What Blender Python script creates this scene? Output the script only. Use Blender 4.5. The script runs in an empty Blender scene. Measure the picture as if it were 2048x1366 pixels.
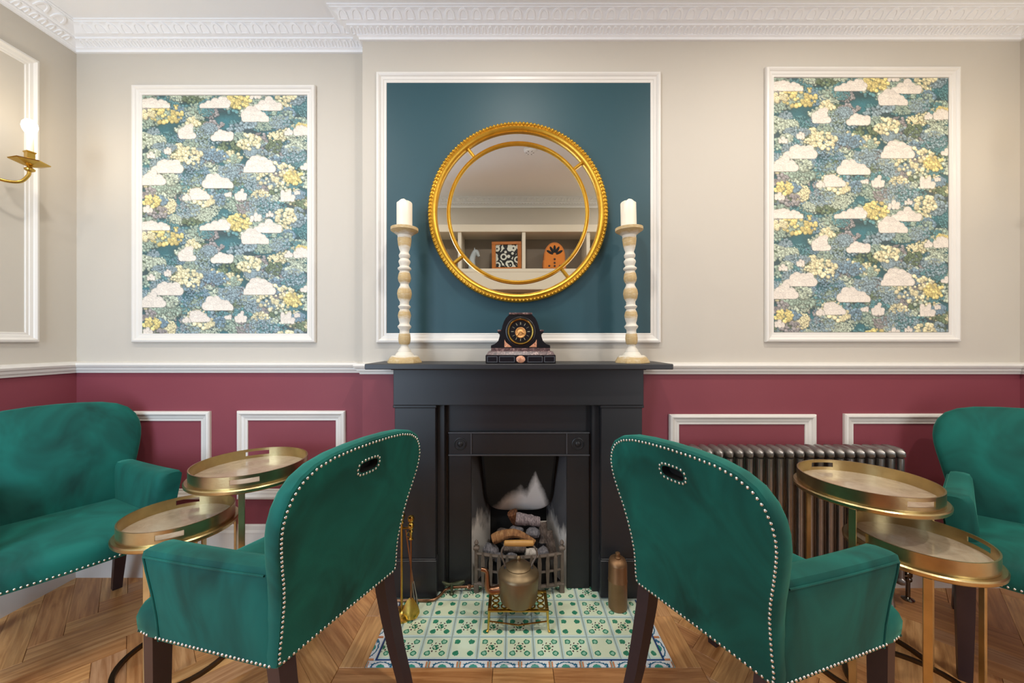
import bpy, bmesh, math, random
import numpy as np
from mathutils import Vector, Matrix
PI = math.pi
S = bpy.context.scene
COL = S.collection

# ------------------------------------------------------------------ camera, light, exposure
H = 1.2                      # eye height; the photograph's horizon is at mid-height
F = 760.0                    # focal length in pixels of the 2048 frame
cam_d = bpy.data.cameras.new('camera'); cam_d.sensor_width = 36; cam_d.lens = F / 2048 * 36
cam_d.clip_start = 0.02
cam = bpy.data.objects.new('camera', cam_d); COL.objects.link(cam)
cam.location = (0, 0, H); cam.rotation_euler = (PI / 2, 0, 0)
S.camera = cam
S.view_settings.view_transform = 'Standard'; S.view_settings.look = 'None'
S.view_settings.gamma = 1; S.view_settings.use_curve_mapping = False
S.view_settings.exposure = 0.22
w = bpy.data.worlds.new('sky'); S.world = w; w.use_nodes = True
w.node_tree.nodes['Background'].inputs[0].default_value = (0.62, 0.78, 1.0, 1)
w.node_tree.nodes['Background'].inputs[1].default_value = 1.4

# room plan (metres): camera at the origin looking along +Y
XL, XR = -2.239, 2.504       # side walls
YA, YB = 1.954, 1.873        # alcove wall, chimney-breast wall
XB = -0.737                  # corner where the breast steps forward
YR = -0.5                    # wall behind the camera
ZC = 2.762                   # ceiling
XC = 0.030                   # fireplace centre line

def area_light(name, loc, size, energy, color, rot=(0, 0, 0), size_y=None, spread=PI):
    d = bpy.data.lights.new(name, 'AREA'); d.energy = energy; d.color = color
    d.shape = 'RECTANGLE' if size_y else 'DISK'; d.size = size
    if size_y: d.size_y = size_y
    d.spread = spread
    o = bpy.data.objects.new(name, d); COL.objects.link(o); o.location = loc; o.rotation_euler = rot
    return o
# daylight by the left rear window; right window added to even the wall light
WINS = [dict(x0=-2.12, x1=-1.12, z0=0.30, z1=2.25, en=40, col=(0.66, 0.82, 1.0)), dict(x0=1.56, x1=2.40, z0=0.30, z1=2.25, en=15, col=(1.0, 0.96, 0.90))]
for W_ in WINS:
    area_light('window_daylight', ((W_['x0'] + W_['x1']) / 2, YR - 0.20, (W_['z0'] + W_['z1']) / 2), W_['x1'] - W_['x0'], W_['en'], W_['col'], (PI / 2, 0, 0), W_['z1'] - W_['z0'])
DOWNLIGHTS = [(-1.25, 1.00), (0.03, 1.00), (1.35, 1.00), (-1.45, 0.10), (1.6, 0.10)]  # centre one casts the mirror's shadow; the other four are added room fill
for (dx, dy), en in zip(DOWNLIGHTS, (9.5, 11, 10.5, 8, 14)):
    area_light('downlight_lamp', (dx, dy, ZC - 0.012), 0.11, en, (1.0, 0.94, 0.86))

# ------------------------------------------------------------------ helpers
def srgb(h):
    if isinstance(h, str):
        h = h.lstrip('#'); c = [int(h[i:i + 2], 16) / 255 for i in (0, 2, 4)]
    else:
        c = [v / 255 for v in h]
    return tuple(v / 12.92 if v <= 0.04045 else ((v + 0.055) / 1.055) ** 2.4 for v in c)

class NT:
    """small shader-node expression helper"""
    def __init__(s, name):
        s.m = bpy.data.materials.new(name); s.m.use_nodes = True; s.t = s.m.node_tree
        s.b = s.t.nodes['Principled BSDF']
    def n(s, t, **kw):
        o = s.t.nodes.new(t)
        for k, v in kw.items(): setattr(o, k, v)
        return o
    def put(s, sock, v):
        if hasattr(v, 'is_output'): s.t.links.new(v, sock)
        elif v is not None:
            if sock.type == 'RGBA' and len(v) == 3: v = (*v, 1)
            sock.default_value = v
    def math(s, op, a, b=None, c=None, clamp=False):
        o = s.n('ShaderNodeMath', operation=op, use_clamp=clamp)
        for i, v in enumerate((a, b, c)):
            if v is not None: s.put(o.inputs[i], v)
        return o.outputs[0]
    def mix(s, f, a, b, mode='MIX'):
        o = s.n('ShaderNodeMix', data_type='RGBA', blend_type=mode)
        s.put(o.inputs[0], f); s.put(o.inputs[6], a); s.put(o.inputs[7], b)
        return o.outputs[2]
    def coord(s, which='Object'):
        return s.n('ShaderNodeTexCoord').outputs[which]
    def mapping(s, v, scale=(1, 1, 1), loc=(0, 0, 0), rot=(0, 0, 0)):
        o = s.n('ShaderNodeMapping'); s.put(o.inputs[0], v)
        o.inputs['Scale'].default_value = scale; o.inputs['Location'].default_value = loc; o.inputs['Rotation'].default_value = rot
        return o.outputs[0]
    def noise(s, v, scale=5, detail=3, rough=0.5, dist=0.0):
        o = s.n('ShaderNodeTexNoise'); s.put(o.inputs['Vector'], v)
        o.inputs['Scale'].default_value = scale; o.inputs['Detail'].default_value = detail
        o.inputs['Roughness'].default_value = rough; o.inputs['Distortion'].default_value = dist
        return o.outputs[0]
    def ramp(s, f, stops, interp='LINEAR'):
        o = s.n('ShaderNodeValToRGB'); s.put(o.inputs[0], f); r = o.color_ramp; r.interpolation = interp
        while len(r.elements) < len(stops): r.elements.new(0.5)
        for e, (p, c) in zip(r.elements, stops): e.position = p; e.color = (*c, 1)
        return o.outputs[0]
    def sep(s, v):
        o = s.n('ShaderNodeSeparateXYZ'); s.put(o.inputs[0], v); return o.outputs
    def bump(s, h, strength=0.3, dist=0.01):
        o = s.n('ShaderNodeBump'); o.inputs['Strength'].default_value = strength; o.inputs['Distance'].default_value = dist
        s.put(o.inputs['Height'], h); s.put(s.b.inputs['Normal'], o.outputs[0])
    def set(s, **kw):
        for k, v in kw.items(): s.put(s.b.inputs[k.replace('_', ' ')], v)
        return s.m

MATS = {}
def plain(name, col, rough=0.5, metal=0.0, var=0.0, vscale=8, bump=0.0, bscale=60, **kw):
    if name in MATS: return MATS[name]
    t = NT(name); col = srgb(col)
    if var:
        nz = t.noise(t.coord(), vscale, 4)
        c = t.mix(nz, tuple(v * (1 - var) for v in col), tuple(min(1, v * (1 + var)) for v in col))
    else: c = col
    if bump: t.bump(t.noise(t.coord(), bscale, 3), bump, 0.004)
    t.set(Base_Color=c, Roughness=rough, Metallic=metal, **kw)
    MATS[name] = t.m
    return t.m

class MB:
    """mesh builder: collects faces, then becomes ONE mesh object"""
    def __init__(s): s.v = []; s.f = []; s.mi = []; s.cur = 0
    def add(s, vs, fs, M=None):
        k = len(s.v)
        s.v += [tuple(M @ Vector(p)) if M is not None else tuple(p) for p in vs]
        s.f += [tuple(i + k for i in f) for f in fs]; s.mi += [s.cur] * len(fs)
        return s
    def box(s, x0, x1, y0, y1, z0, z1, M=None):
        vs = [(x, y, z) for z in (z0, z1) for y in (y0, y1) for x in (x0, x1)]
        return s.add(vs, [(0, 2, 3, 1), (4, 5, 7, 6), (0, 1, 5, 4), (2, 6, 7, 3), (0, 4, 6, 2), (1, 3, 7, 5)], M)
    def cbox(s, x0, x1, y0, y1, z0, z1, c=0.003, M=None):
        """box with chamfered edges"""
        bm = bmesh.new(); bmesh.ops.create_cube(bm, size=1)
        for v in bm.verts:
            v.co = Vector((x0 + (v.co.x + .5) * (x1 - x0), y0 + (v.co.y + .5) * (y1 - y0), z0 + (v.co.z + .5) * (z1 - z0)))
        bmesh.ops.bevel(bm, geom=bm.edges[:], offset=c, segments=1, affect='EDGES', profile=0.5)
        bm.verts.ensure_lookup_table()
        s.add([v.co.copy() for v in bm.verts], [[v.index for v in f.verts] for f in bm.faces], M); bm.free()
        return s
    def loft(s, secs, closed=True, caps=True, ring=False, M=None):
        n = len(secs[0]); vs = [p for q in secs for p in q]; fs = []
        m = len(secs)
        for i in range(m if ring else m - 1):
            a, b = i * n, ((i + 1) % m) * n
            for j in range(n if closed else n - 1):
                k = (j + 1) % n
                fs.append((a + j, a + k, b + k, b + j))
        if caps and not ring:
            fs.append(tuple(range(n))[::-1]); fs.append(tuple(range((m - 1) * n, m * n)))
        return s.add(vs, fs, M)
    def lathe(s, prof, n=32, M=None, caps=True):
        secs = [[(r * math.cos(2 * PI * j / n), r * math.sin(2 * PI * j / n), z) for j in range(n)] for r, z in prof]
        return s.loft(secs, True, caps, False, M)
    def tube(s, pts, r, n=8, closed=False, M=None, caps=True):
        P = [Vector(p) for p in pts]; m = len(P); secs = []
        t0 = (P[1] - P[0]).normalized()
        up = Vector((0, 0, 1)) if abs(t0.z) < .9 else Vector((1, 0, 0))
        nrm = t0.cross(up).normalized()
        for i in range(m):
            if closed: t = (P[(i + 1) % m] - P[i - 1]).normalized()
            else: t = (P[min(i + 1, m - 1)] - P[max(i - 1, 0)]).normalized()
            nrm = (nrm - t * nrm.dot(t)).normalized(); bn = t.cross(nrm)
            rr = r[i] if hasattr(r, '__len__') else r
            secs.append([P[i] + nrm * (rr * math.cos(2 * PI * j / n)) + bn * (rr * math.sin(2 * PI * j / n)) for j in range(n)])
        return s.loft(secs, True, caps, closed, M)
    def sphere(s, c, r, n=10, m=7, sc=(1, 1, 1), M=None):
        prof = [(max(1e-5, math.sin(PI * i / m)), -math.cos(PI * i / m)) for i in range(m + 1)]
        T = Matrix.Translation(c) @ Matrix.Diagonal((r * sc[0], r * sc[1], r * sc[2], 1))
        return s.lathe(prof, n, (M @ T) if M is not None else T)
    def prism(s, poly, y0, y1, M=None):
        """polygon in x,z extruded along y"""
        return s.loft([[(x, y0, z) for x, z in poly], [(x, y1, z) for x, z in poly]], M=M)
    def obj(s, name, mat, parent=None, smooth=None, fix=True):
        me = bpy.data.meshes.new(name); me.from_pydata(s.v, [], s.f)
        for m in (mat if isinstance(mat, (list, tuple)) else [mat]): me.materials.append(m)
        if any(s.mi): me.polygons.foreach_set('material_index', s.mi)
        if fix:
            bm = bmesh.new(); bm.from_mesh(me); bmesh.ops.recalc_face_normals(bm, faces=bm.faces[:]); bm.to_mesh(me); bm.free()
        if smooth is not None:
            me.polygons.foreach_set('use_smooth', [True] * len(me.polygons)); me.set_sharp_from_angle(angle=math.radians(smooth))
        me.update()
        return link(name, me, parent)

def link(name, me, parent=None):
    o = bpy.data.objects.new(name, me); COL.objects.link(o); o.parent = parent
    return o
def tag(o, label, cat, group=None):
    o['label'] = label; o['category'] = cat
    if group: o['group'] = group
    return o
def thing(name, label, cat, loc=(0, 0, 0), rz=0, group=None):
    o = bpy.data.objects.new(name, None); COL.objects.link(o); o.location = loc; o.rotation_euler = (0, 0, rz)
    o.empty_display_size = 0.05
    return tag(o, label, cat, group)
def struct(o):
    o['kind'] = 'structure'; return o
def stuff(o):
    o['kind'] = 'stuff'; return o
def copy_tree(o, parent=None):
    c = o.copy(); COL.objects.link(c); c.parent = parent
    for ch in list(o.children): copy_tree(ch, c)
    return c
def lerp(tab, x):
    for (a, va), (b, vb) in zip(tab, tab[1:]):
        if x <= b: return va + (vb - va) * max(0, (x - a) / (b - a))
    return tab[-1][1]
def curve_pts(ctrl, n=8):
    """Catmull-Rom through the control points"""
    P = [Vector(p) for p in ctrl]; P = [2 * P[0] - P[1]] + P + [2 * P[-1] - P[-2]]; out = []
    for i in range(1, len(P) - 2):
        for k in range(n):
            t = k / n; a, b, c, d = P[i - 1:i + 3]
            out.append(0.5 * ((2 * b) + (c - a) * t + (2 * a - 5 * b + 4 * c - d) * t * t + (3 * b - a - 3 * c + d) * t ** 3))
    out.append(P[-2]); return out
ROTX = Matrix.Rotation(PI / 2, 4, 'X')     # lathe axis +Z -> -Y (towards the camera)

# ------------------------------------------------------------------ materials
def wall_mat():
    t = NT('cream_wall_paint'); nz = t.noise(t.coord('Object'), 1.3, 2)
    t.bump(t.noise(t.coord('Object'), 180, 2), 0.04, 0.002)
    return t.set(Base_Color=t.mix(nz, srgb('#c0b9ad'), srgb('#c6bfb3')), Roughness=0.62)
M_WALL = wall_mat()
def burgundy_mat():
    t = NT('burgundy_wall_paint'); nz = t.noise(t.coord('Object'), 3, 3)
    t.bump(t.noise(t.coord('Object'), 150, 2), 0.05, 0.002)
    return t.set(Base_Color=t.mix(nz, srgb('#7f3c46'), srgb('#88434c')), Roughness=0.55, Specular_IOR_Level=0.3)
M_BURG = burgundy_mat()
M_WHITE = plain('white_gloss_woodwork', '#dedad3', 0.38, var=0.02)
M_PLASTER = plain('white_ceiling_plaster', '#efeff0', 0.75, var=0.015, vscale=2, bump=0.05, bscale=90)
M_BLACKP = plain('charcoal_fireplace_paint', '#26272a', 0.42, var=0.12, vscale=5, bump=0.03, bscale=120)
M_IRON = plain('black_cast_iron', '#232426', 0.45, 0.15, var=0.15, vscale=12, bump=0.1, bscale=150)
M_RUST = plain('burnt_grate_iron', '#72675d', 0.62, 0.3, var=0.4, vscale=40, bump=0.3, bscale=200)
M_GOLD = plain('gilded_frame', '#cfa23a', 0.34, 0.85, var=0.25, vscale=25, bump=0.12, bscale=220)
M_BRASS = plain('polished_brass', '#c9a550', 0.24, 1.0, var=0.2, vscale=30)
M_ABRASS = plain('antique_brass', '#c0ad80', 0.30, 1.0, var=0.35, vscale=14, bump=0.06, bscale=120)
M_COPPER = plain('aged_copper', '#8d6c4c', 0.45, 0.75, var=0.3, vscale=14)
M_COPPER2 = plain('copper_pipe', '#9c7458', 0.32, 1.0, var=0.2, vscale=20)
M_BRONZE = plain('brown_kettle_metal', '#877457', 0.42, 0.75, var=0.25, vscale=10, bump=0.03, bscale=60)
M_STEEL = plain('bare_steel_radiator', '#9b9793', 0.34, 0.85, var=0.3, vscale=18, bump=0.08, bscale=90)
M_CHROME = plain('dark_chrome', '#77726b', 0.18, 1.0, var=0.1)
M_NAIL = plain('nickel_nailheads', '#e6e5e0', 0.32, 1.0)
M_LEG = plain('dark_stained_wood', '#34262a', 0.40, var=0.25, vscale=14)
M_MARBLE_BK = plain('black_slate', '#16151a', 0.28, var=0.3, vscale=20)
def marble_br():
    t = NT('veined_brown_marble'); nz = t.noise(t.coord(), 60, 6, 0.65, 1.5)
    return t.set(Base_Color=t.ramp(nz, [(0.35, srgb('#2b2023')), (0.55, srgb('#5b4344')), (0.7, srgb('#a78f88'))]), Roughness=0.3)
M_MARBLE_BR = marble_br()
def pink():
    t = NT('pink_veined_marble'); nz = t.noise(t.coord(), 120, 6, 0.6, 1.0)
    return t.set(Base_Color=t.ramp(nz, [(0.3, srgb('#8a4a35')), (0.55, srgb('#d69a78')), (0.75, srgb('#f0c9a8'))]), Roughness=0.35)
M_PINK = pink()
def velvet():
    t = NT('green_velvet'); c = t.coord()
    a = t.noise(t.mapping(c, (1, 1, 0.6)), 5.5, 3, 0.55, 0.9); b = t.noise(c, 260, 2)
    col = t.mix(t.math('MULTIPLY', t.math('ADD', t.math('MULTIPLY', a, 2.6), -0.8), 1, clamp=True), srgb('#063a34'), srgb('#0e645a'))
    t.bump(b, 0.15, 0.001)
    return t.set(Base_Color=col, Roughness=0.75, Sheen_Weight=0.55, Sheen_Roughness=0.4, Sheen_Tint=(*srgb('#62b8a4'), 1), Specular_IOR_Level=0.25)
M_VELVET = velvet()
M_DARKSLOT = plain('dark_slot_lining', '#12100f', 0.8)
M_TEAL = plain('teal_panel_paint', '#1f4650', 0.5, var=0.05, vscale=2)
def mirror_mat():
    t = NT('mirror_glass'); return t.set(Base_Color=(0.86, 0.86, 0.84), Roughness=0.0, Metallic=1.0)
M_MIRROR = mirror_mat()
M_WAX = plain('ivory_wax', '#efe6d3', 0.45, Subsurface_Weight=0.15, Subsurface_Radius=(0.02, 0.012, 0.006))
def oak():
    t = NT('oak_parquet'); oi = t.n('ShaderNodeObjectInfo').outputs['Random']
    uv = t.n('ShaderNodeUVMap').outputs[0]
    comb = t.n('ShaderNodeCombineXYZ'); t.put(comb.inputs[0], t.math('MULTIPLY', oi, 37.0)); t.put(comb.inputs[1], t.math('MULTIPLY', oi, 91.0))
    va = t.n('ShaderNodeVectorMath', operation='ADD'); t.put(va.inputs[0], uv); t.put(va.inputs[1], comb.outputs[0])
    g = t.noise(t.mapping(va.outputs[0], (4, 60, 1)), 1.0, 6, 0.6, 0.6)
    g2 = t.noise(t.mapping(va.outputs[0], (1.5, 9, 1)), 1.0, 3, 0.5, 1.2)
    base = t.ramp(oi, [(0.0, srgb('#c68c5a')), (0.35, srgb('#dfa468')), (0.7, srgb('#ecb776')), (1.0, srgb('#d2a278'))])
    col = t.mix(t.ramp(g, [(0.35, (0, 0, 0)), (0.62, (1, 1, 1))]), t.mix(1.0, base, srgb('#cdbba9'), 'MULTIPLY'), base)
    col = t.mix(t.math('MULTIPLY', g2, 0.28), col, srgb('#94683f'))
    t.bump(g, 0.12, 0.002)
    return t.set(Base_Color=col, Roughness=t.math('ADD', t.math('MULTIPLY', g, 0.2), 0.28))
M_OAK = oak()
M_SUB = plain('dark_subfloor', '#2a1c12', 0.9)
def wash_mat():
    t = NT('whitewashed_turned_wood'); at = t.n('ShaderNodeVertexColor'); at.layer_name = 'Col'
    c = t.coord(); nz = t.noise(t.mapping(c, (1, 1, 5)), 40, 5, 0.65)
    m = t.sep(at.outputs[0])[0]
    f = t.math('ADD', m, t.math('MULTIPLY', t.math('SUBTRACT', nz, 0.5), 2.0), clamp=True)
    wood = t.mix(t.noise(t.mapping(c, (30, 30, 3)), 4, 4), srgb('#a98a55'), srgb('#c6aa70'))
    t.bump(nz, 0.2, 0.003)
    return t.set(Base_Color=t.mix(t.ramp(f, [(0.25, (0, 0, 0)), (0.95, (.9, .9, .9))]), srgb('#d8d2c4'), wood), Roughness=0.65)
M_WASH = wash_mat()

# ------------------------------------------------------------------ the shell of the room
ZD = 1.045                   # paint line, hidden behind the dado rail
def wall(name, x0, y0, x1, y1, holes=(), thick=0.12):
    """vertical wall between two plan points; outward thickness on the left of the direction"""
    d = Vector((x1 - x0, y1 - y0)); L = d.length; d.normalize(); nrm = Vector((-d.y, d.x))
    M = Matrix(((d.x, nrm.x, 0, x0), (d.y, nrm.y, 0, y0), (0, 0, 1, 0), (0, 0, 0, 1)))
    mb = MB()
    us = sorted({0, L, *[h[0] for h in holes], *[h[1] for h in holes]})
    zs = sorted({0, ZD, ZC, *[h[2] for h in holes], *[h[3] for h in holes]})
    for a, b in zip(us, us[1:]):
        for c, e in zip(zs, zs[1:]):
            if any(h[0] <= a and b <= h[1] and h[2] <= c and e <= h[3] for h in holes): continue
            mb.cur = 1 if e <= ZD + 1e-6 else 0
            mb.box(a, b, 0, thick, c, e, M)
    return struct(mb.obj(name, [M_WALL, M_BURG]))
wall('wall_left', XL, YR, XL, YA)
wall('wall_alcove', XL, YA, XB, YA)
FB = (XC - 0.236, XC + 0.236, 0.0, 0.655)      # firebox hole
wall('wall_back', XB, YB, XR, YB, [(FB[0] - XB, FB[1] - XB, 0.0, 0.655)], 0.081)
wall('wall_right', XR, YB, XR, YR)
wall('wall_rear', XR, YR, XL, YR, [(XR - W_['x1'], XR - W_['x0'], W_['z0'], W_['z1']) for W_ in WINS])
mb = MB(); mb.box(XL - .12, XR + .12, YR - .12, YA + .12, ZC, ZC + .1); struct(mb.obj('ceiling', M_PLASTER))
mb = MB(); mb.box(XL - .12, XR + .12, YR - .12, YA + .5, -.06, -.014); FLOOR = struct(mb.obj('floor', M_SUB))

# tall rear windows, the right one unseen and added for its light
for k_, W_ in enumerate(WINS):
    wn = struct(bpy.data.objects.new('window_%d' % (k_ + 1), None)); COL.objects.link(wn)
    for a, b, c, e in ((W_['x0'], W_['x1'], W_['z0'], W_['z0'] + .06), (W_['x0'], W_['x1'], W_['z1'] - .06, W_['z1']),
                       (W_['x0'], W_['x0'] + .05, W_['z0'] + .06, W_['z1'] - .06), (W_['x1'] - .05, W_['x1'], W_['z0'] + .06, W_['z1'] - .06),
                       (W_['x0'] + .05, W_['x1'] - .05, 1.30, 1.34)):
        MB().box(a, b, YR - .08, YR - .03, c, e).obj('window_bar', M_WHITE, wn)
    MB().box(W_['x0'] - .04, W_['x1'] + .04, YR - .03, YR + .04, W_['z0'] - .03, W_['z0']).obj('window_sill', M_WHITE, wn)

def sweep(name, path, prof, mat, closed=False, sharp=25):
    """sweep a (projection, height) profile along a plan path, room on the right of the direction; mitred"""
    P = [Vector(p) for p in path]; n = len(P); secs = []
    for i in range(n):
        def dr(a, b): return (P[b % n] - P[a % n]).normalized()
        d0 = dr(i - 1, i) if (i > 0 or closed) else dr(i, i + 1)
        d1 = dr(i, i + 1) if (i < n - 1 or closed) else d0
        n0 = Vector((d0.y, -d0.x)); n1 = Vector((d1.y, -d1.x))
        m = n0 + n1; m = m / m.dot(n0)
        secs.append([(P[i].x + m.x * p, P[i].y + m.y * p, z) for p, z in prof])
    return struct(MB().loft(secs, True, not closed, closed).obj(name, mat, None, sharp))

# cornice: flat fillet, tongue band, fillet, leaf band up to the ceiling
Z0 = 2.679
CORN = [(0, Z0), (.012, Z0), (.014, Z0 + .010), (.022, Z0 + .014), (.022, Z0 + .018), (.034, Z0 + .026), (.050, Z0 + .033), (.056, Z0 + .034),
        (.056, Z0 + .042), (.064, Z0 + .044), (.075, Z0 + .050), (.092, Z0 + .064), (.106, Z0 + .071), (.112, Z0 + .072), (.112, Z0 + .076), (.120, Z0 + .078), (.120, ZC), (0, ZC)]
ROOM = [(XL, YR), (XL, YA), (XB, YA), (XB, YB), (XR, YB), (XR, YR)]
cornice = sweep('trim_1', ROOM, CORN, M_PLASTER, closed=True)
# ornaments on the cornice: tongues on the lower band, pointed leaves on the upper band, each its own piece
def leaf_mesh(name, hw, p0, z0, p1, z1, rel, tip, n=9):
    """raised leaf outline lying on the sloping band from (p0,z0) to (p1,z1); x along the wall, y towards the room"""
    pts = []
    for i in range(n + 1):
        a = PI * i / n
        x = hw * math.cos(a); t = (math.sin(a)) ** tip
        pts.append((x, t))
    m = MB()
    d = Vector((0, p1 - p0, z1 - z0)); L = d.length; nn = Vector((0, (z0 - z1), (p1 - p0))) / L
    if nn.z > 0: nn = -nn
    def at(x, t, h): return Vector((x, p0, z0)) + d * t + nn * h
    outer = [at(x, t, -0.002) for x, t in pts]
    mid = [at(x * .92, .04 + t * .92, rel) for x, t in pts]
    inn = [at(x * .62, .06 + t * .74, rel) for x, t in pts]
    inn2 = [at(x * .52, .08 + t * .66, rel * .1) for x, t in pts]
    k = len(pts)
    m.loft([outer, mid, inn, inn2], True, False)
    m.f.append(tuple(range(3 * k, 4 * k))); m.mi.append(0)
    o = m.obj(name, M_PLASTER, cornice, 40); return o.data, o
ton_me, ton0 = leaf_mesh('tongue_ornament', 0.0105, .021, Z0 + .0185, .053, Z0 + .0335, .0035, 0.45)
lea_me, lea0 = leaf_mesh('leaf_ornament', 0.026, .070, Z0 + .047, .110, Z0 + .0725, .0035, 0.8)
bpy.data.objects.remove(ton0); bpy.data.objects.remove(lea0)
def ornaments(me, name, ax, ay, bx, by, pitch, inset0, inset1):
    d = Vector((bx - ax, by - ay)); L = d.length; d.normalize(); nr = Vector((d.y, -d.x))
    a0, a1 = inset0, L - inset1; n = max(1, int((a1 - a0) / pitch))
    for i in range(n):
        t = a0 + (i + .5) * (a1 - a0) / n
        o = link(name, me, cornice); o.location = (ax + d.x * t, ay + d.y * t, 0)
        o.rotation_euler = (0, 0, math.atan2(-nr.x, nr.y))
for me, name, pitch, ins in ((ton_me, 'tongue_ornament', .0315, .06), (lea_me, 'leaf_ornament', .062, .115)):
    ornaments(me, name, XL, 1.45, XL, YA, pitch, 0, ins)
    ornaments(me, name, XL, YA, XB, YA, pitch, ins, ins * .35)
    ornaments(me, name, XB, YB, XR, YB, pitch, -ins * .8, ins)
    ornaments(me, name, 1.1, YR, -1.0, YR, pitch, 0, 0)

DADO = [(0, 1.040), (.010, 1.040), (.012, 1.052), (.020, 1.055), (.022, 1.068), (.030, 1.072), (.034, 1.082), (.030, 1.092), (.012, 1.096), (0, 1.098)]
sweep('trim_2', [(XL, YR), (XL, YA), (XB, YA), (XB, YB), (XC - .585, YB)], DADO, M_WHITE)
sweep('trim_3', [(XC + .585, YB), (XR, YB), (XR, YR)], DADO, M_WHITE)
BASE = [(0, 0), (.024, 0), (.024, .205), (.020, .215), (.020, .225), (.012, .236), (.010, .255), (.004, .262), (0, .262)]
sweep('baseboard_left', [(XL, YR), (XL, YA), (XB, YA), (XB, YB), (XC - .585, YB)], BASE, M_WHITE)
sweep('baseboard_right', [(XC + .585, YB), (XR, YB), (XR, YR)], BASE, M_WHITE)

# panel mouldings: four mitred pieces each
MPROF = [(0, 0), (0, .012), (.004, .018), (.012, .020), (.018, .016), (.021, .011), (.032, .009), (.035, .006), (.044, .006), (.046, .004), (.046, 0)]
def frame_pieces(parent, u0, u1, z0, z1, M, mat, prof=MPROF, name='moulding'):
    """M maps (u along the wall, d out of the wall, z)"""
    C = [(u0, z0), (u1, z0), (u1, z1), (u0, z1)]; I = [(1, 1), (-1, 1), (-1, -1), (1, -1)]
    for k in range(4):
        secs = []
        for j in (k, (k + 1) % 4):
            secs.append([(C[j][0] + I[j][0] * wv, dv, C[j][1] + I[j][1] * wv) for wv, dv in prof])
        MB().loft(secs, True, True, False, M).obj(name, mat, parent, 30)
def plane_M(yw):       # wall facing the camera
    return Matrix(((1, 0, 0, 0), (0, -1, 0, yw), (0, 0, 1, 0), (0, 0, 0, 1)))
def pxX(px, Y): return (px - 1024) / F * Y
def pxZ(py, Y): return H - (py - 683) / F * Y
trim_no = 4
def blank_panel(u0, u1, z0, z1, M, prof=MPROF):
    global trim_no
    t = struct(bpy.data.objects.new('trim_%d' % trim_no, None)); COL.objects.link(t); trim_no += 1
    frame_pieces(t, u0, u1, z0, z1, M, M_WHITE, prof)
# wainscot frames
WPROF = [(w_ * 1.1, d_) for w_, d_ in MPROF]
blank_panel(pxX(165, YA), pxX(423, YA), pxZ(997, YA), pxZ(822, YA), plane_M(YA), WPROF)
blank_panel(pxX(477, YA), pxX(692, YA), pxZ(997, YA), pxZ(821, YA), plane_M(YA), WPROF)
blank_panel(pxX(1337, YB), pxX(1629, YB), .38, pxZ(828, YB), plane_M(YB), WPROF)
blank_panel(pxX(1685, YB), pxX(1977, YB), .38, pxZ(827, YB), plane_M(YB), WPROF)
# blank upper panels on the side walls
ML = Matrix(((0, 1, 0, XL), (1, 0, 0, 0), (0, 0, 1, 0), (0, 0, 0, 1)))
blank_panel(.95, 1.79, 1.196, 2.518, ML)
MR = Matrix(((0, -1, 0, XR), (1, 0, 0, 0), (0, 0, 1, 0), (0, 0, 0, 1)))
blank_panel(.95, 1.72, 1.196, 2.518, MR)

# ------------------------------------------------------------------ parquet floor, plank by plank
def clip_poly(poly, a, b, c):
    """keep a*x+b*y<=c"""
    out = []
    for i in range(len(poly)):
        p, q = poly[i], poly[(i + 1) % len(poly)]
        dp, dq = a * p[0] + b * p[1] - c, a * q[0] + b * q[1] - c
        if dp <= 0: out.append(p)
        if dp * dq < 0:
            t = dp / (dp - dq); out.append((p[0] + (q[0] - p[0]) * t, p[1] + (q[1] - p[1]) * t))
    return out
def poly_area(p): return abs(sum(p[i][0] * p[(i + 1) % len(p)][1] - p[(i + 1) % len(p)][0] * p[i][1] for i in range(len(p)))) / 2
def clip_rect(poly, x0, x1, y0, y1):
    for a, b, c in ((-1, 0, -x0), (1, 0, x1), (0, -1, -y0), (0, 1, y1)):
        if len(poly) < 3: return []
        poly = clip_poly(poly, a, b, c)
    return poly
def plank(polys, org, ang):
    """slab(s) 14 mm thick with a tiny chamfer; UV along the plank"""
    me = bpy.data.meshes.new('plank'); vs = []; fs = []; uv = []
    ca, sa = math.cos(ang), math.sin(ang)
    for poly in polys:
        cx = sum(p[0] for p in poly) / len(poly); cy = sum(p[1] for p in poly) / len(poly); n = len(poly); k = len(vs)
        def shrink(p, d):
            v = Vector((p[0] - cx, p[1] - cy)); l = max(v.length, 1e-6); return (cx + v.x * (1 - d / l), cy + v.y * (1 - d / l))
        top = [shrink(p, .0022) for p in poly]
        vs += [(x, y, 0.0) for x, y in top] + [(x, y, -.002) for x, y in (shrink(p, .0008) for p in poly)] + [(x, y, -.014) for x, y in (shrink(p, .0008) for p in poly)]
        fs.append(tuple(k + i for i in range(n)))
        for l0 in (0, n):
            for i in range(n):
                j = (i + 1) % n; fs.append((k + l0 + i, k + l0 + n + i, k + l0 + n + j, k + l0 + j))
    me.from_pydata(vs, [], fs); me.materials.append(M_OAK)
    ul = me.uv_layers.new(name='UVMap')
    for lp in me.loops:
        v = me.vertices[lp.vertex_index].co; dx, dy = v.x - org[0], v.y - org[1]
        ul.data[lp.index].uv = (dx * ca + dy * sa, -dx * sa + dy * ca)
    me.update()
    return link('plank', me, FLOOR)
HX0, HX1, HY0 = XC - .572, XC + .572, 1.397         # hearth outline
BW = .095                                            # oak border round the hearth
PLN, PWD = 0.46, 0.092
regions = [(XL, HX0 - BW, YR, YA), (HX0 - BW, HX1 + BW, YR, HY0 - BW), (HX1 + BW, XR, YR, YB)]
ang0 = math.radians(45)
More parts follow.
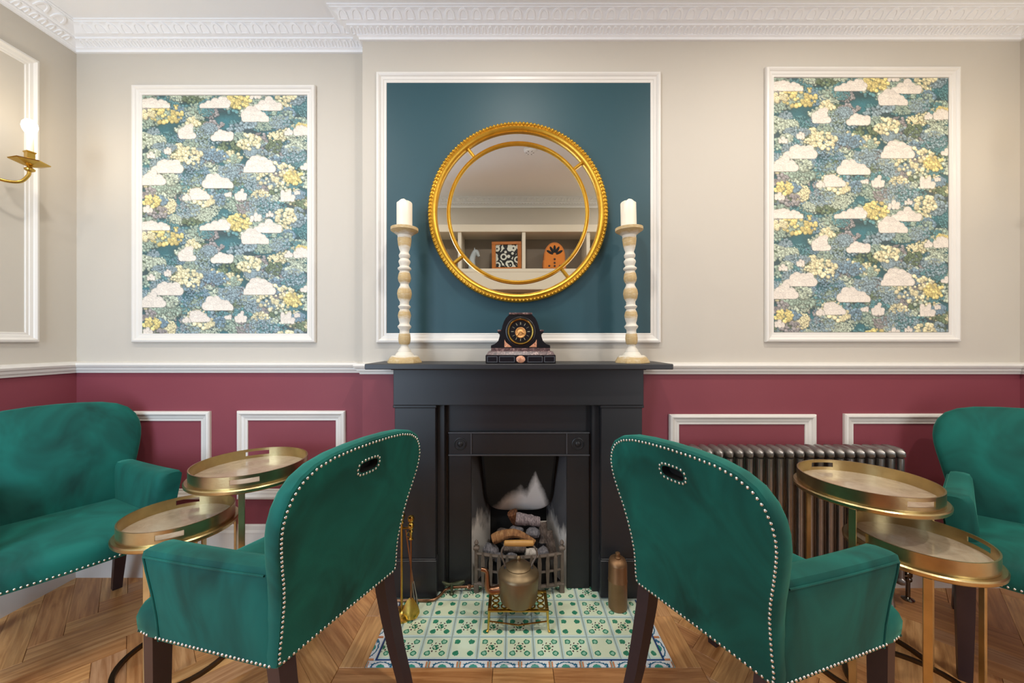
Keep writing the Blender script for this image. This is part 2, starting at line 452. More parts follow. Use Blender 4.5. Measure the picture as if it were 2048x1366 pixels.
def herring():
    seq = []
    for i in range(-26, 27):
        for j in range(-9, 10):
            # herringbone lattice
            ox = i * PWD + j * (PLN); oy = i * PWD - j * (PLN)
            seq.append((ox, oy, 0)); seq.append((ox + PLN - PWD * 0, oy - PLN + PWD, 1))
    return seq
cnt = 0
R45 = Matrix.Rotation(ang0, 2)
for ox, oy, k in herring():
    if k == 0: rect = [(ox, oy), (ox + PLN, oy), (ox + PLN, oy + PWD), (ox, oy + PWD)]
    else: rect = [(ox, oy), (ox + PWD, oy), (ox + PWD, oy + PLN), (ox, oy + PLN)]
    rect = [tuple(R45 @ Vector(p)) for p in rect]; rect = [(p[0] + .12, p[1] + .9) for p in rect]
    polys = []
    for rg in regions:
        q = clip_rect(rect, *rg)
        if len(q) >= 3 and poly_area(q) > 2e-4: polys.append(q)
    if polys:
        plank(polys, rect[0], ang0 + (PI / 2 if k else 0)); cnt += 1
# straight border planks
for a, b in ((HX0 - BW, XC - .10), (XC - .10, XC + .12), (XC + .12, HX1 + BW)):
    plank([[(a, HY0 - BW), (b, HY0 - BW), (b, HY0), (a, HY0)]], (a, HY0), 0)
for x0, x1, ye in ((HX0 - BW, HX0, YB), (HX1, HX1 + BW, YB)):
    plank([[(x0, HY0), (x1, HY0), (x1, 1.66), (x0, 1.66)]], (x0, HY0), PI / 2)
    plank([[(x0, 1.66), (x1, 1.66), (x1, ye), (x0, ye)]], (x0, 1.66), PI / 2)

# ------------------------------------------------------------------ tiled hearth
def tile_mat():
    t = NT('green_printed_tile'); uv = t.n('ShaderNodeUVMap').outputs[0]; rnd = t.n('ShaderNodeObjectInfo').outputs['Random']
    x, y, _ = t.sep(uv); px = t.math('SUBTRACT', x, .5); py = t.math('SUBTRACT', y, .5)
    nz = t.noise(t.coord(), 130, 3); wob = t.math('MULTIPLY', t.math('SUBTRACT', nz, .5), .10)
    ax, ay = t.math('ABSOLUTE', px), t.math('ABSOLUTE', py)
    def length(a, b): return t.math('SQRT', t.math('ADD', t.math('MULTIPLY', a, a), t.math('MULTIPLY', b, b)))
    dc = t.math('ADD', length(t.math('SUBTRACT', ax, .265), t.math('SUBTRACT', ay, .265)), wob)
    dr = t.math('ADD', length(px, py), wob)
    dots = t.math('LESS_THAN', dc, .112)
    light = t.math('MULTIPLY', t.math('LESS_THAN', dc, .065), t.math('GREATER_THAN', t.math('FRACT', t.math('MULTIPLY', rnd, 7.3)), .45))
    ang = t.math('ARCTAN2', py, px)
    on = t.math('GREATER_THAN', t.math('FRACT', t.math('MULTIPLY', rnd, 13.7)), .30)
    dash = t.math('MULTIPLY', t.math('LESS_THAN', t.math('ABSOLUTE', t.math('SUBTRACT', dr, .20)), .026), t.math('GREATER_THAN', t.math('SINE', t.math('MULTIPLY', ang, 8)), .35))
    cen = t.math('MULTIPLY', t.math('LESS_THAN', dr, .13), t.math('GREATER_THAN', nz, .44))
    edge = t.math('GREATER_THAN', t.math('MAXIMUM', ax, ay), .445)
    ground = t.mix(rnd, srgb('#eff5d2'), srgb('#dcf1e2'))
    ground = t.mix(t.noise(t.coord(), 18, 3), ground, srgb('#e4f0cc'))
    green = t.mix(nz, srgb('#0f5c3c'), srgb('#4fae8a'))
    c = t.mix(dots, ground, green); c = t.mix(light, c, srgb('#9fd2b4'))
    c = t.mix(t.math('MULTIPLY', dash, on), c, srgb('#4a2a2c')); c = t.mix(t.math('MULTIPLY', cen, on), c, srgb('#2a7a5c'))
    c = t.mix(edge, c, srgb('#cbe0da'))
    return t.set(Base_Color=c, Roughness=0.14, Coat_Weight=0.3)
def border_mat():
    t = NT('blue_scroll_border_tile'); uv = t.n('ShaderNodeUVMap').outputs[0]
    x, y, _ = t.sep(uv); nz = t.noise(t.coord(), 110, 3); wob = t.math('MULTIPLY', t.math('SUBTRACT', nz, .5), .25)
    fx = t.math('SUBTRACT', t.math('FRACT', x), .5)
    d = t.math('ADD', t.math('SQRT', t.math('ADD', t.math('MULTIPLY', fx, fx), t.math('MULTIPLY', t.math('MULTIPLY', y, y), .25))), wob)
    arc = t.math('LESS_THAN', t.math('ABSOLUTE', t.math('SUBTRACT', d, .34)), .05)
    core = t.math('LESS_THAN', d, .15)
    orange = t.math('MULTIPLY', t.math('GREATER_THAN', t.math('ABSOLUTE', fx), .455), t.math('LESS_THAN', y, .8))
    c = t.mix(arc, srgb('#e8ecec'), srgb('#2f6f8e')); c = t.mix(core, c, srgb('#3c9a86')); c = t.mix(orange, c, srgb('#d08a5e'))
    return t.set(Base_Color=c, Roughness=0.16)
M_TILE, M_BTILE = tile_mat(), border_mat()
M_GROUT = plain('pale_grout', '#a9b9b0', 0.8, var=0.1, vscale=40)
M_BLUE = plain('cobalt_liner_tile', '#27477c', 0.2)
hearth = thing('tiled_hearth', 'hearth of green printed glazed tiles with a blue scroll border before the fireplace', 'hearth')
MB().box(HX0 + .001, HX1 - .001, HY0 + .001, YB, -.012, .0005).obj('mortar_bed', M_GROUT, hearth)
def tile_mesh(name, w_, d_, mat, h=.005, c=.0025, u0=0., u1=1., flip=False):
    xs = (-w_ / 2, -w_ / 2 + c, w_ / 2 - c, w_ / 2); ys = (-d_ / 2, -d_ / 2 + c, d_ / 2 - c, d_ / 2)
    vs = []; fs = []
    for z, i in ((-.001, 0), (h - c * .5, 0), (h, 1)):
        vs += [(xs[i], ys[i], z), (xs[3 - i], ys[i], z), (xs[3 - i], ys[3 - i], z), (xs[i], ys[3 - i], z)]
    for l in (0, 4):
        for i in range(4): j = (i + 1) % 4; fs.append((l + i, l + j, l + 4 + j, l + 4 + i))
    fs.append((8, 9, 10, 11))
    me = bpy.data.meshes.new(name); me.from_pydata(vs, [], fs); me.materials.append(mat)
    ul = me.uv_layers.new(name='UVMap')
    for lp in me.loops:
        v = me.vertices[lp.vertex_index].co; a, b = v.x / w_ + .5, v.y / d_ + .5
        if flip: a, b = b, a
        ul.data[lp.index].uv = (u0 + a * (u1 - u0), b)
    return me
TP = .1092
full = tile_mesh('tile', TP - .004, TP - .004, M_TILE)
half_w = (HX1 - HX0) / 2 - .034 - 4.5 * TP
halfl = tile_mesh('tile', half_w - .004, TP - .004, M_TILE, u0=.5); halfr = tile_mesh('tile', half_w - .004, TP - .004, M_TILE, u1=.5)
YT0 = HY0 + .033
for r in range(4):
    y = YT0 + (r + .5) * TP
    if y + TP / 2 > YB: y = YB - TP / 2
    for c_ in range(-5, 6):
        if r == 3 and abs(c_) > 3: continue
        if abs(c_) == 5:
            me = halfl if c_ < 0 else halfr; x = XC + (1 if c_ > 0 else -1) * (4.5 * TP + half_w / 2)
        else: me = full; x = XC + c_ * TP
        link('tile', me, hearth).location = (x, y, 0)
bt = tile_mesh('border_tile', TP - .002, .026, M_BTILE, u0=0, u1=1.0)
bs = tile_mesh('border_tile', .026, TP - .002, M_BTILE, flip=True)
for c_ in range(10):
    link('border_tile', bt, hearth).location = (XC + (c_ - 4.5) * (HX1 - HX0 - .004) / 10 , HY0 + .0145, 0)
for r in range(3):
    for sx in (-1, 1): link('border_tile', bs, hearth).location = (XC + sx * ((HX1 - HX0) / 2 - .0145), HY0 + .03 + (r + .5) * TP, 0)
MB().cbox(HX0 + .028, HX1 - .028, HY0 + .0285, HY0 + .0335, 0, .005, .001).obj('liner_strip', M_BLUE, hearth)
for sx in (-1, 1):
    xx = XC + sx * ((HX1 - HX0) / 2 - .031)
    MB().cbox(xx - .0025, xx + .0025, HY0 + .034, 1.76, 0, .005, .001).obj('liner_strip', M_BLUE, hearth)

# ------------------------------------------------------------------ fireplace surround
sur = thing('fireplace_surround', 'charcoal painted timber mantelpiece with plain pilasters and a wide shelf', 'mantelpiece')
SZ = 1.1035
MB().cbox(XC - .664, XC + .664, 1.632, YB, SZ - .024, SZ, .003).obj('mantel_shelf', M_BLACKP, sur)
fz = MB().cbox(XC - .579, XC + .579, 1.757, YB, .905, SZ - .024, .002).obj('frieze', M_BLACKP, sur)
MB().cbox(XC - .585, XC + .585, 1.735, YB, SZ - .034, SZ - .0242, .003).obj('bed_mould', M_BLACKP, sur)
for sx in (-1, 1):
    a, b = sorted((XC + sx * .388, XC + sx * .579))
    pl = MB().cbox(a, b, 1.778, YB, .185, .890, .002).obj('pilaster', M_BLACKP, sur)
    MB().cbox(a - .006, b + .006, 1.768, YB, .890, .9048, .003).obj('capital', M_BLACKP, pl)
    pln = MB().cbox(a - .006, b + .006, 1.770, YB, .0052, .178, .003).obj('plinth', M_BLACKP, pl)
    MB().cbox(a - .003, b + .003, 1.773, YB, .178, .185, .002).obj('plinth_cap', M_BLACKP, pl)
    a, b = sorted((XC + sx * .352, XC + sx * .388))
    MB().cbox(a, b, 1.815, YB, .0052, .905, .002).obj('inner_jamb', M_BLACKP, sur)
MB().cbox(XC - .352, XC + .352, 1.852, YB, .762, .905, .001).obj('header_panel', M_BLACKP, sur)
for sx in (-1, 1):
    a, b = sorted((XC + sx * .340, XC + sx * .352)); MB().box(a, b, 1.852, YB, .0052, .762).obj('slip_panel', M_BLACKP, sur)

# cast-iron insert
IX = XC + .004
ins = thing('fireplace_insert', 'black cast iron fireplace insert with corner roundels and a sooty firebox', 'fireplace')
IY = 1.838
for sx in (-1, 1):
    a, b = sorted((IX + sx * .2305, IX + sx * .340))
    MB().cbox(a, b, IY, YB, .0052, .652, .002).obj('jamb', M_IRON, ins)
    blk = MB().cbox(a, b, IY - .003, YB, .652, .762, .002).obj('corner_block', M_IRON, ins)
    cx, cz = IX + sx * .284, .706
    m = Matrix.Translation((cx, IY - .003, cz)) @ ROTX
    MB().lathe([(.030, -.002), (.030, .003), (.026, .005), (.023, .002), (.015, .002), (.012, .006), (.005, .009), (.0001, .009)], 24, m).obj('roundel', M_IRON, blk, 30)
MB().cbox(IX - .2305, IX + .2305, IY, YB, .652, .762, .002).obj('frieze_panel', M_IRON, ins)
M_IRONW = plain('worn_iron_edge', '#54565a', 0.4, 0.3, var=0.2, vscale=60)
for z in (.652, .760):
    MB().cbox(IX - .342, IX + .342, IY - .008, IY + .002, z - .004, z + .003, .0015).obj('fillet', M_IRONW, ins)
for sx in (-1, 1):
    MB().cbox(IX + sx * .2305 - .003, IX + sx * .2305 + .003, IY - .006, IY + .002, .656, .757, .0012).obj('fillet', M_IRONW, ins)
# firebox
def ash_mat(name, dark, pale, zc, spread, seed):
    t = NT(name); c = t.coord(); z = t.sep(c)[2]; nz = t.noise(t.mapping(c, (1, 1, .5), (seed, 0, 0)), 14, 4, 0.6)
    f = t.math('ADD', t.math('MULTIPLY', t.math('SUBTRACT', zc, z), 1 / spread), t.math('MULTIPLY', t.math('SUBTRACT', nz, .5), 2.2))
    col = t.ramp(t.math('ADD', f, .5, clamp=True), [(0.2, srgb(dark)), (0.8, srgb(pale))])
    t.bump(t.noise(c, 90, 4), .3, .004)
    return t.set(Base_Color=col, Roughness=.8)
M_CHEEK = ash_mat('ash_whitened_firebrick', '#46474b', '#d0cdc8', .29, .16, 3)
M_SOOT = plain('soot', '#1a1a1b', .9, var=.3, vscale=20)
YF = 2.03
for sx in (-1, 1):
    a = [(IX + sx * .2305, IY + .012, 0), (IX + sx * .150, YF, 0)]
    secs = []
    for z in (.0052, .20, .30, .655):
        pin = 1.0
        secs.append([(a[0][0], a[0][1], z), (a[1][0], a[1][1], z), (a[1][0] + sx * .03, a[1][1] + .02, z), (a[0][0] + sx * .02, a[0][1] + .02, z)])
    MB().loft(secs).obj('cheek', M_CHEEK, ins)
MB().box(IX - .19, IX + .19, YF, YF + .03, .0052, .70).obj('back_brick', M_SOOT, ins)
MB().box(IX - .26, IX + .26, IY + .035, YF + .03, .656, .69).obj('throat_plate', M_SOOT, ins)
MB().box(IX - .26, IX + .26, YB + .0005, YF + .03, -.02, .0045).obj('firebox_floor', M_SOOT, ins)
def fireback_mat():
    t = NT('sooty_fireback_with_ash_bloom'); c = t.coord(); x, y, z = t.sep(c)
    nz = t.noise(t.mapping(c, (1, 1, .6)), 11, 4, .6); fine = t.noise(c, 55, 5, .7, 2.0)
    # pale bloom: a broad peak right of centre and a low apron along the bottom
    dx = t.math('ABSOLUTE', t.math('SUBTRACT', x, IX + .085))
    peak = t.math('SUBTRACT', t.math('SUBTRACT', .515, t.math('MULTIPLY', dx, 2.3)), z)
    dx2 = t.math('ABSOLUTE', t.math('SUBTRACT', x, IX + .01))
    low = t.math('SUBTRACT', t.math('SUBTRACT', .445, t.math('MULTIPLY', dx2, .70)), z)
    f = t.math('ADD', t.math('MULTIPLY', t.math('MAXIMUM', peak, low), 11), t.math('MULTIPLY', t.math('SUBTRACT', nz, .5), 1.3))
    flake = t.math('MULTIPLY', t.math('GREATER_THAN', fine, .70), t.math('LESS_THAN', t.math('ABSOLUTE', t.math('SUBTRACT', x, IX + .0)), .07))
    col = t.ramp(t.math('ADD', f, .4, clamp=True), [(0.1, srgb('#0f0f10')), (0.9, srgb('#dcdee0'))])
    warm = t.mix(t.math('MULTIPLY', t.math('SUBTRACT', IX + .03, x), 12, clamp=True), col, t.mix(1.0, col, srgb('#c9b6a6'), 'MULTIPLY'))
    col = t.mix(flake, warm, srgb('#d9d9d6'))
    return t.set(Base_Color=col, Roughness=.7)
# U-shaped fireback plate, leaning forward at the top
outl = []
for i in range(33):
    a = PI * i / 32
    cx, sx_ = math.cos(a), math.sin(a)
    outl.append((IX - .178 * (abs(cx) ** .55) * (1 if cx > 0 else -1), .50 - .185 * sx_ ** .55))
outl = [(IX - .186, .655)] + outl + [(IX + .186, .655)]
def fy(x, z): return 1.985 - .10 * max(0, (z - .315) / .34) ** 1.2 + .9 * (x - IX) ** 2 * -0.8
cc = (IX, .49); secs = []
for k in (0.02, .35, .7, .93, 1.0):
    secs.append([(cc[0] + (x - cc[0]) * k, fy(cc[0] + (x - cc[0]) * k, cc[1] + (z - cc[1]) * k) + (.012 if k == 1 else 0), cc[1] + (z - cc[1]) * k) for x, z in outl])
secs.append([(x, fy(x, z) + .03, z) for x, z in outl])
MB().loft(secs).obj('fireback', fireback_mat(), ins, 40)

# grate
grate = thing('fire_grate', 'burnt iron fire basket with pointed front bars inside the fireplace', 'grate')
def bow(x): return 1.812 - .035 * (1 - ((x - IX) / .20) ** 2)
def rail(z, r, x0=IX - .20, x1=IX + .20):
    return MB().tube([(x0 + (x1 - x0) * i / 12, bow(x0 + (x1 - x0) * i / 12), z) for i in range(13)], r, 6)
rail(.190, .008).obj('top_rail', M_RUST, grate, 40); rail(.115, .006).obj('middle_rail', M_RUST, grate, 40); rail(.048, .009).obj('bottom_rail', M_RUST, grate, 40)
for i in range(10):
    x = IX - .172 + i * .344 / 9; y = bow(x)
    secs = []
    for z, hw in ((.042, .005), (.07, .006), (.115, .008), (.16, .0095), (.19, .006), (.203, .0015)):
        secs.append([(x - hw, y - .011, z), (x + hw, y - .011, z), (x + hw, y - .005, z), (x - hw, y - .005, z)])
    MB().loft(secs).obj('front_bar', M_RUST, grate)
for sx in (-1, 1):
    x = IX + sx * .204; y = 1.815
    ps = MB(); ps.cbox(x - .012, x + .012, y - .012, y + .012, .0048, .05, .003); ps.cbox(x - .009, x + .009, y - .009, y + .009, .045, .215, .003)
    ps.cbox(x - .014, x + .014, y - .014, y + .014, .208, .222, .003)
    pp = ps.obj('post', M_RUST, grate)
    MB().lathe([(.010, .222), (.006, .228), (.011, .238), (.008, .247), (.0005, .256)], 10, Matrix.Translation((x, y, 0))).obj('finial', M_RUST, pp, 40)
for i in range(7):
    x = IX - .15 + i * .05
    MB().cbox(x - .006, x + .006, 1.80, 1.99, .040, .054, .002).obj('base_bar', M_RUST, grate)
MB().box(IX - .155, IX + .155, 1.80, 1.985, .055, .115).obj('burner_tray', M_SOOT, grate)

# logs and coals on the grate
def log_mat(name, c1, c2, c3, sc=60):
    t = NT(name); c = t.coord(); nz = t.noise(t.mapping(c, (3, 1, 1)), sc, 5, .65, .6)
    t.bump(nz, .6, .006)
    return t.set(Base_Color=t.ramp(nz, [(.3, srgb(c1)), (.52, srgb(c2)), (.72, srgb(c3))]), Roughness=.85)
M_BARK = log_mat('grey_bark', '#4c4448', '#86797b', '#b3a8a6'); M_DRIFT = log_mat('tan_driftwood', '#6a452a', '#94683f', '#b08a5c', 30)
M_CUT = log_mat('charred_log_end', '#40281c', '#7a4c30', '#a37548', 40); M_COAL = log_mat('grey_coal', '#3c3b3d', '#67656a', '#8f8c8d', 50)
M_DARKLOG = log_mat('dark_log', '#2c2624', '#584c44', '#80746a', 50); M_PALE = log_mat('pale_ash_log', '#8a8178', '#bab2a8', '#d8d2c8', 50)
def log(name, label, p, q, r0, r1, mat, endmat=None, seed=0, mid=None):
    rn = random.Random(seed); p, q = Vector(p), Vector(q); pts = []; rad = []
    for i in range(9):
        t = i / 8; c = p.lerp(q, t)
        if mid: c += Vector(mid) * math.sin(PI * t)
        c += Vector([rn.uniform(-1, 1) * r0 * .04 for _ in range(3)]); pts.append(c); rad.append((r0 + (r1 - r0) * t) * rn.uniform(.97, 1.04))
    n = 10; mb = MB().tube(pts, rad, n, caps=True)
    base = thing(name, label, name, tuple((p + q) / 2))
    off = Vector(base.location)
    for i in range(len(mb.v)):
        k = i // n; d = Vector(mb.v[i]) - pts[k]; mb.v[i] = tuple(pts[k] + d * rn.uniform(.88, 1.1) - off)
    mb.mi[-1] = 1; mb.mi[-2] = 1
    o = mb.obj('bark', [mat, endmat or mat], base, 45)
    return base
def coal(label, c, r, seed, mat=None, sc=(1, .9, .8)):
    rn = random.Random(seed); bm = bmesh.new(); bmesh.ops.create_icosphere(bm, subdivisions=2, radius=r)
    for v in bm.verts:
        k = 1 + .22 * math.sin(v.co.x / r * 3 + seed) * math.cos(v.co.y / r * 2.5 + seed * 2) + rn.uniform(-.07, .07)
        v.co = Vector((v.co.x * sc[0] * k, v.co.y * sc[1] * k, v.co.z * sc[2] * k))
    me = bpy.data.meshes.new('coal'); bm.to_mesh(me); bm.free(); me.materials.append(mat or M_COAL)
    o = link('coal', me); o.location = c; tag(o, label, 'coal')
log('log', 'grey bark log with an orange cut end on top of the fire', (IX - .015, 1.90, .315), (IX + .105, 1.905, .298), .029, .025, M_BARK, M_CUT, 1)
log('log', 'small brown log stub tilted behind the bark log in the grate', (IX - .034, 1.925, .335), (IX - .01, 1.94, .275), .027, .024, M_CUT, M_CUT, 2)
log('log', 'smooth tan forked driftwood log lying across the fire', (IX - .125, 1.86, .232), (IX + .075, 1.85, .222), .026, .013, M_DRIFT, M_DRIFT, 3, (0, 0, .035))
log('log', 'short dark log lying low behind the kettle handle in the grate', (IX - .075, 1.825, .208), (IX + .03, 1.83, .205), .021, .019, M_DARKLOG, M_DARKLOG, 4)
log('log', 'upright split log with a pale end at the side of the fire', (IX + .125, 1.885, .205), (IX + .118, 1.90, .30), .026, .022, M_DARKLOG, M_PALE, 5)
log('log', 'banded dark log standing beside the upright split log in the grate', (IX + .165, 1.87, .14), (IX + .145, 1.885, .262), .028, .020, M_DARKLOG, M_DARKLOG, 6)
log('log', 'pale whitish log lying low at the front of the grate', (IX + .03, 1.815, .190), (IX + .085, 1.82, .192), .020, .017, M_PALE, M_PALE, 7)
coal('smooth grey coal under the bark log', (IX - .012, 1.886, .262), .030, 1, sc=(1.15, .8, .75))
coal('pitted grey coal between bark log and upright log', (IX + .068, 1.880, .254), .032, 2)
coal('dark coal at the left corner of the grate below the driftwood', (IX - .135, 1.85, .180), .042, 3, sc=(1.0, .9, .8))
coal('dark angular coal beside the low pale log', (IX + .112, 1.825, .188), .030, 4)
coal('small rough coal under the short dark log', (IX - .035, 1.812, .172), .026, 5, sc=(1.3, .7, .8))
coal('small rough coal at the front left of the grate', (IX - .10, 1.822, .166), .026, 6, sc=(1.2, .8, .8))
coal('brown coal behind the driftwood in the grate', (IX - .068, 1.925, .215), .050, 7, M_DARKLOG)
coal('large coal at the back of the grate behind the grey coals', (IX + .062, 1.94, .205), .047, 8, M_DARKLOG)
coal('rounded coal at the right rear corner of the grate', (IX + .105, 1.945, .165), .045, 9)

# ------------------------------------------------------------------ teal panel, wallpaper panels
tp = thing('teal_wall_panel', 'deep teal painted wall panel in a white moulding behind the round mirror', 'wall panel')
u0, u1, z0, z1 = pxX(754, YB), pxX(1320, YB), pxZ(686, YB), pxZ(147, YB)
frame_pieces(tp, u0, u1, z0, z1, plane_M(YB), M_WHITE, [(a_ * 1.06, b_) for a_, b_ in MPROF])
MB().box(u0 + .046, u1 - .046, YB - .003, YB, z0 + .046, z1 - .046).obj('painted_field', M_TEAL, tp)

def paint_wallpaper(W=340, HT=245, seed=4):
    """one vertical repeat of the flower print as an array of sRGB colours"""
    rn = np.random.RandomState(seed); img = np.zeros((HT, W, 3), np.float32)
    yy, xx = np.mgrid[0:HT, 0:W].astype(np.float32)
    lo = np.zeros((HT, W), np.float32)
    for k in range(14):
        fx, fy = rn.randint(1, 6), rn.randint(1, 5); lo += np.sin(2 * PI * (fx * xx / W + fy * yy / HT * rn.choice([-1, 1])) + rn.rand() * 6.3) / 14
    lo = (lo - lo.min()) / (lo.max() - lo.min())
    A, B, C_ = np.array([56, 80, 82.]), np.array([66, 118, 126.]), np.array([92, 98, 106.])
    img[:] = A
    img += np.clip((lo[..., None] - .35) * 2.2, 0, 1) * (B - A) + np.clip((.4 - lo[..., None]) * 2, 0, 1) * (C_ - A)
    def disc(cx, cy, rx, ry, col, alpha=1., clipy=None):
        for oy in (-HT, 0, HT):
            y_ = cy + oy
            if y_ + ry < 0 or y_ - ry > HT: continue
            x0, x1 = int(max(0, cx - rx - 1)), int(min(W, cx + rx + 2)); y0, y1 = int(max(0, y_ - ry - 1)), int(min(HT, y_ + ry + 2))
            if x0 >= x1 or y0 >= y1: continue
            gx, gy = np.arange(x0, x1)[None, :], np.arange(y0, y1)[:, None]
            d = np.sqrt(((gx - cx) / rx) ** 2 + ((gy - y_) / ry) ** 2)
            m = np.clip((1 - d) * min(rx, ry) + .5, 0, 1) * alpha
            if clipy is not None: m = m * (gy <= clipy + oy)
            img[y0:y1, x0:x1] = img[y0:y1, x0:x1] * (1 - m[..., None]) + np.array(col, np.float32) * m[..., None]
    pal = {'teal': (98, 142, 145), 'slate': (146, 166, 172), 'sage': (158, 176, 158), 'psage': (190, 200, 178), 'yellow': (224, 204, 134),
           'pyel': (232, 220, 176), 'olive': (112, 128, 100), 'mauve': (156, 150, 148), 'blue': (128, 154, 168), 'cream': (226, 216, 196)}
    def bunch(cx, cy, sx, sy, col, n, r0, r1, dark=.55):
        col = np.array(pal[col], np.float32)
        ps = []
        for _ in range(n):
            a_, q_ = rn.rand() * 2 * PI, math.sqrt(rn.rand()); ps.append((math.cos(a_) * q_ * sx * .62, math.sin(a_) * q_ * sy * .62))
        for dx, dy in sorted(ps, key=lambda p: p[1]):
            r = rn.uniform(r0, r1); k = rn.uniform(.82, 1.12)
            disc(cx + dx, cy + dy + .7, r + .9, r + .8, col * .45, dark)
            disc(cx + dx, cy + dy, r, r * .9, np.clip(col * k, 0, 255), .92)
            disc(cx + dx - r * .2, cy + dy - r * .3, r * .55, r * .5, np.clip(col * k * 1.10 + 6, 0, 255), .7)
    names = ['teal', 'slate', 'sage', 'psage', 'olive', 'mauve', 'blue', 'sage', 'psage', 'slate', 'teal', 'pyel', 'psage', 'sage']
    for k in range(235):
        fine = k % 3 == 0
        bunch(rn.uniform(0, W), rn.uniform(0, HT), rn.uniform(22, 44), rn.uniform(14, 28), names[k % len(names)], rn.randint(120, 200) if fine else rn.randint(45, 80), 1.0, 1.9 if fine else 3.6, .35 if fine else .5)
    q = 340 / 832
    for cx, cy, w_ in ((260, 380, 150), (230, 560, 110), (760, 290, 110), (480, 380, 120), (330, 200, 140), (690, 130, 90), (600, 540, 160), (560, 430, 90)):
        bunch(cx * q, cy * q, w_ * q * .9, w_ * q * .6, rn.choice(['slate', 'blue', 'sage']), int(w_ * 1.2), 1.0, 2.0, .3)
    for cx, cy, w_, nm in ((120, 85, 150, 'yellow'), (255, 130, 60, 'pyel'), (485, 30, 80, 'yellow'), (235, 295, 120, 'pyel'), (535, 225, 110, 'pyel'),
                           (670, 385, 180, 'pyel'), (760, 400, 90, 'yellow'), (310, 510, 90, 'pyel'), (45, 515, 80, 'yellow'), (487, 620, 110, 'yellow'),
                           (720, 590, 100, 'pyel'), (800, 150, 60, 'yellow'), (30, 90, 60, 'pyel')):
        bunch(cx * q, cy * q, w_ * q * .9, w_ * q * .6, nm, int(w_ * .55), 2.0, 4.4, .4)
    def cloud(cx, by, w_, h):
        cx, by, w_, h = cx * q, by * q, w_ * q * .48, h * q * .92
        base = np.array([228, 218, 205.], np.float32); lobes = []
        m = max(3, int(w_ / 3.4)); pk = rn.uniform(-.3, .3)
        for i in range(m):
            u = -1 + 2 * (i + .5) / m; top = h * (1 - abs((u - pk) / (1 + abs(pk))) ** 2.6 * .8) * rn.uniform(.62, 1.1); r = max(2.2, min(h * .34, w_ * .30)) * rn.uniform(.8, 1.15)
            y = by - r * .55 + rn.uniform(-.8, .8)
            while y > by - max(top, r) + r * .6:
                lobes.append((cx + u * (w_ - r * .5) + rn.uniform(-1.2, 1.2), y, r)); y -= r * .8
            lobes.append((cx + u * (w_ - r * .5), min(by - r * .25, by - top + r), r))
        cb = by + 2.5
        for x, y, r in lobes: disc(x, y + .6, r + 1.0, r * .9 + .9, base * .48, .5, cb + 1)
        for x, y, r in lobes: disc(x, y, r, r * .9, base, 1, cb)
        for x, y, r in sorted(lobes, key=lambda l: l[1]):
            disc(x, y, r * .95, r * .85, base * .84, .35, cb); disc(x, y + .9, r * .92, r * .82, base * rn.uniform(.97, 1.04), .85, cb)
    for cx, by, w_, h in ((70, 55, 150, 50), (365, 55, 160, 52), (630, 65, 150, 60), (565, 120, 140, 72), (225, 205, 95, 85), (400, 215, 120, 75),
                          (45, 300, 50, 36), (127, 280, 44, 30), (125, 372, 160, 72), (55, 430, 130, 72), (380, 445, 155, 78), (590, 370, 160, 88),
                          (290, 505, 105, 70), (222, 510, 46, 34), (432, 492, 42, 28), (495, 508, 70, 60), (730, 515, 80, 64), (778, 482, 36, 26),
                          (28, 568, 56, 38), (570, 612, 68, 42), (640, 590, 42, 30), (800, 190, 90, 62), (735, 190, 46, 36), (820, 360, 66, 42)):
        cloud(cx, by, w_, h)
    img *= (0.93 + .14 * rn.rand(HT, W))[..., None]
    return np.clip(img, 0, 255) / 255
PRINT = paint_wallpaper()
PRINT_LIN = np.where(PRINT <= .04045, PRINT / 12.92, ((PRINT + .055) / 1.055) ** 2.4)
def print_mat():
    t = NT('floral_wallpaper_print'); a = t.n('ShaderNodeVertexColor'); a.layer_name = 'Col'
    nz = t.noise(t.coord(), 420, 2)
    return t.set(Base_Color=t.mix(.25, a.outputs[0], t.mix(nz, (0, 0, 0), (1, 1, 1)), 'OVERLAY'), Roughness=.55)
M_PRINT = print_mat()
def wallpaper(parent, x0, x1, z0, z1, y):
    st = .0026; nx, nz = int((x1 - x0) / st) + 1, int((z1 - z0) / st) + 1
    X, Z = np.meshgrid(np.linspace(x0, x1, nx), np.linspace(z1, z0, nz))
    co = np.stack([X, np.full_like(X, y), Z], -1).reshape(-1, 3)
    i, j = np.meshgrid(np.arange(nz - 1), np.arange(nx - 1), indexing='ij'); k = (i * nx + j).ravel()
    fc = np.stack([k, k + nx, k + nx + 1, k + 1], -1).astype(np.int32)
    me = bpy.data.meshes.new('wallpaper'); me.vertices.add(len(co)); me.vertices.foreach_set('co', co.ravel().astype(np.float32))
    me.loops.add(fc.size); me.loops.foreach_set('vertex_index', fc.ravel()); me.polygons.add(len(fc)); me.polygons.foreach_set('loop_start', np.arange(0, fc.size, 4, dtype=np.int32))
    me.update(calc_edges=True)
    pu = np.clip(((X - x0) / (x1 - x0) * 339), 0, 339); pv = ((z1 - Z) / .628 * 245)
    c = PRINT_LIN[(pv.astype(int) % 245), pu.astype(int)].reshape(-1, 3)
    at = me.color_attributes.new('Col', 'FLOAT_COLOR', 'POINT')
    at.data.foreach_set('color', np.concatenate([c, np.ones((len(c), 1))], 1).astype(np.float32).ravel())
    me.materials.append(M_PRINT)
    return link('wallpaper', me, parent)
pa = thing('picture_panel', 'floral wallpaper panel in white moulding in the alcove beside the wall sconce', 'wall panel')
frame_pieces(pa, pxX(268, YA), pxX(633, YA), pxZ(685, YA), pxZ(173, YA), plane_M(YA), M_WHITE)
wallpaper(pa, pxX(285, YA), pxX(615, YA), pxZ(667, YA), pxZ(192, YA), YA - .003)
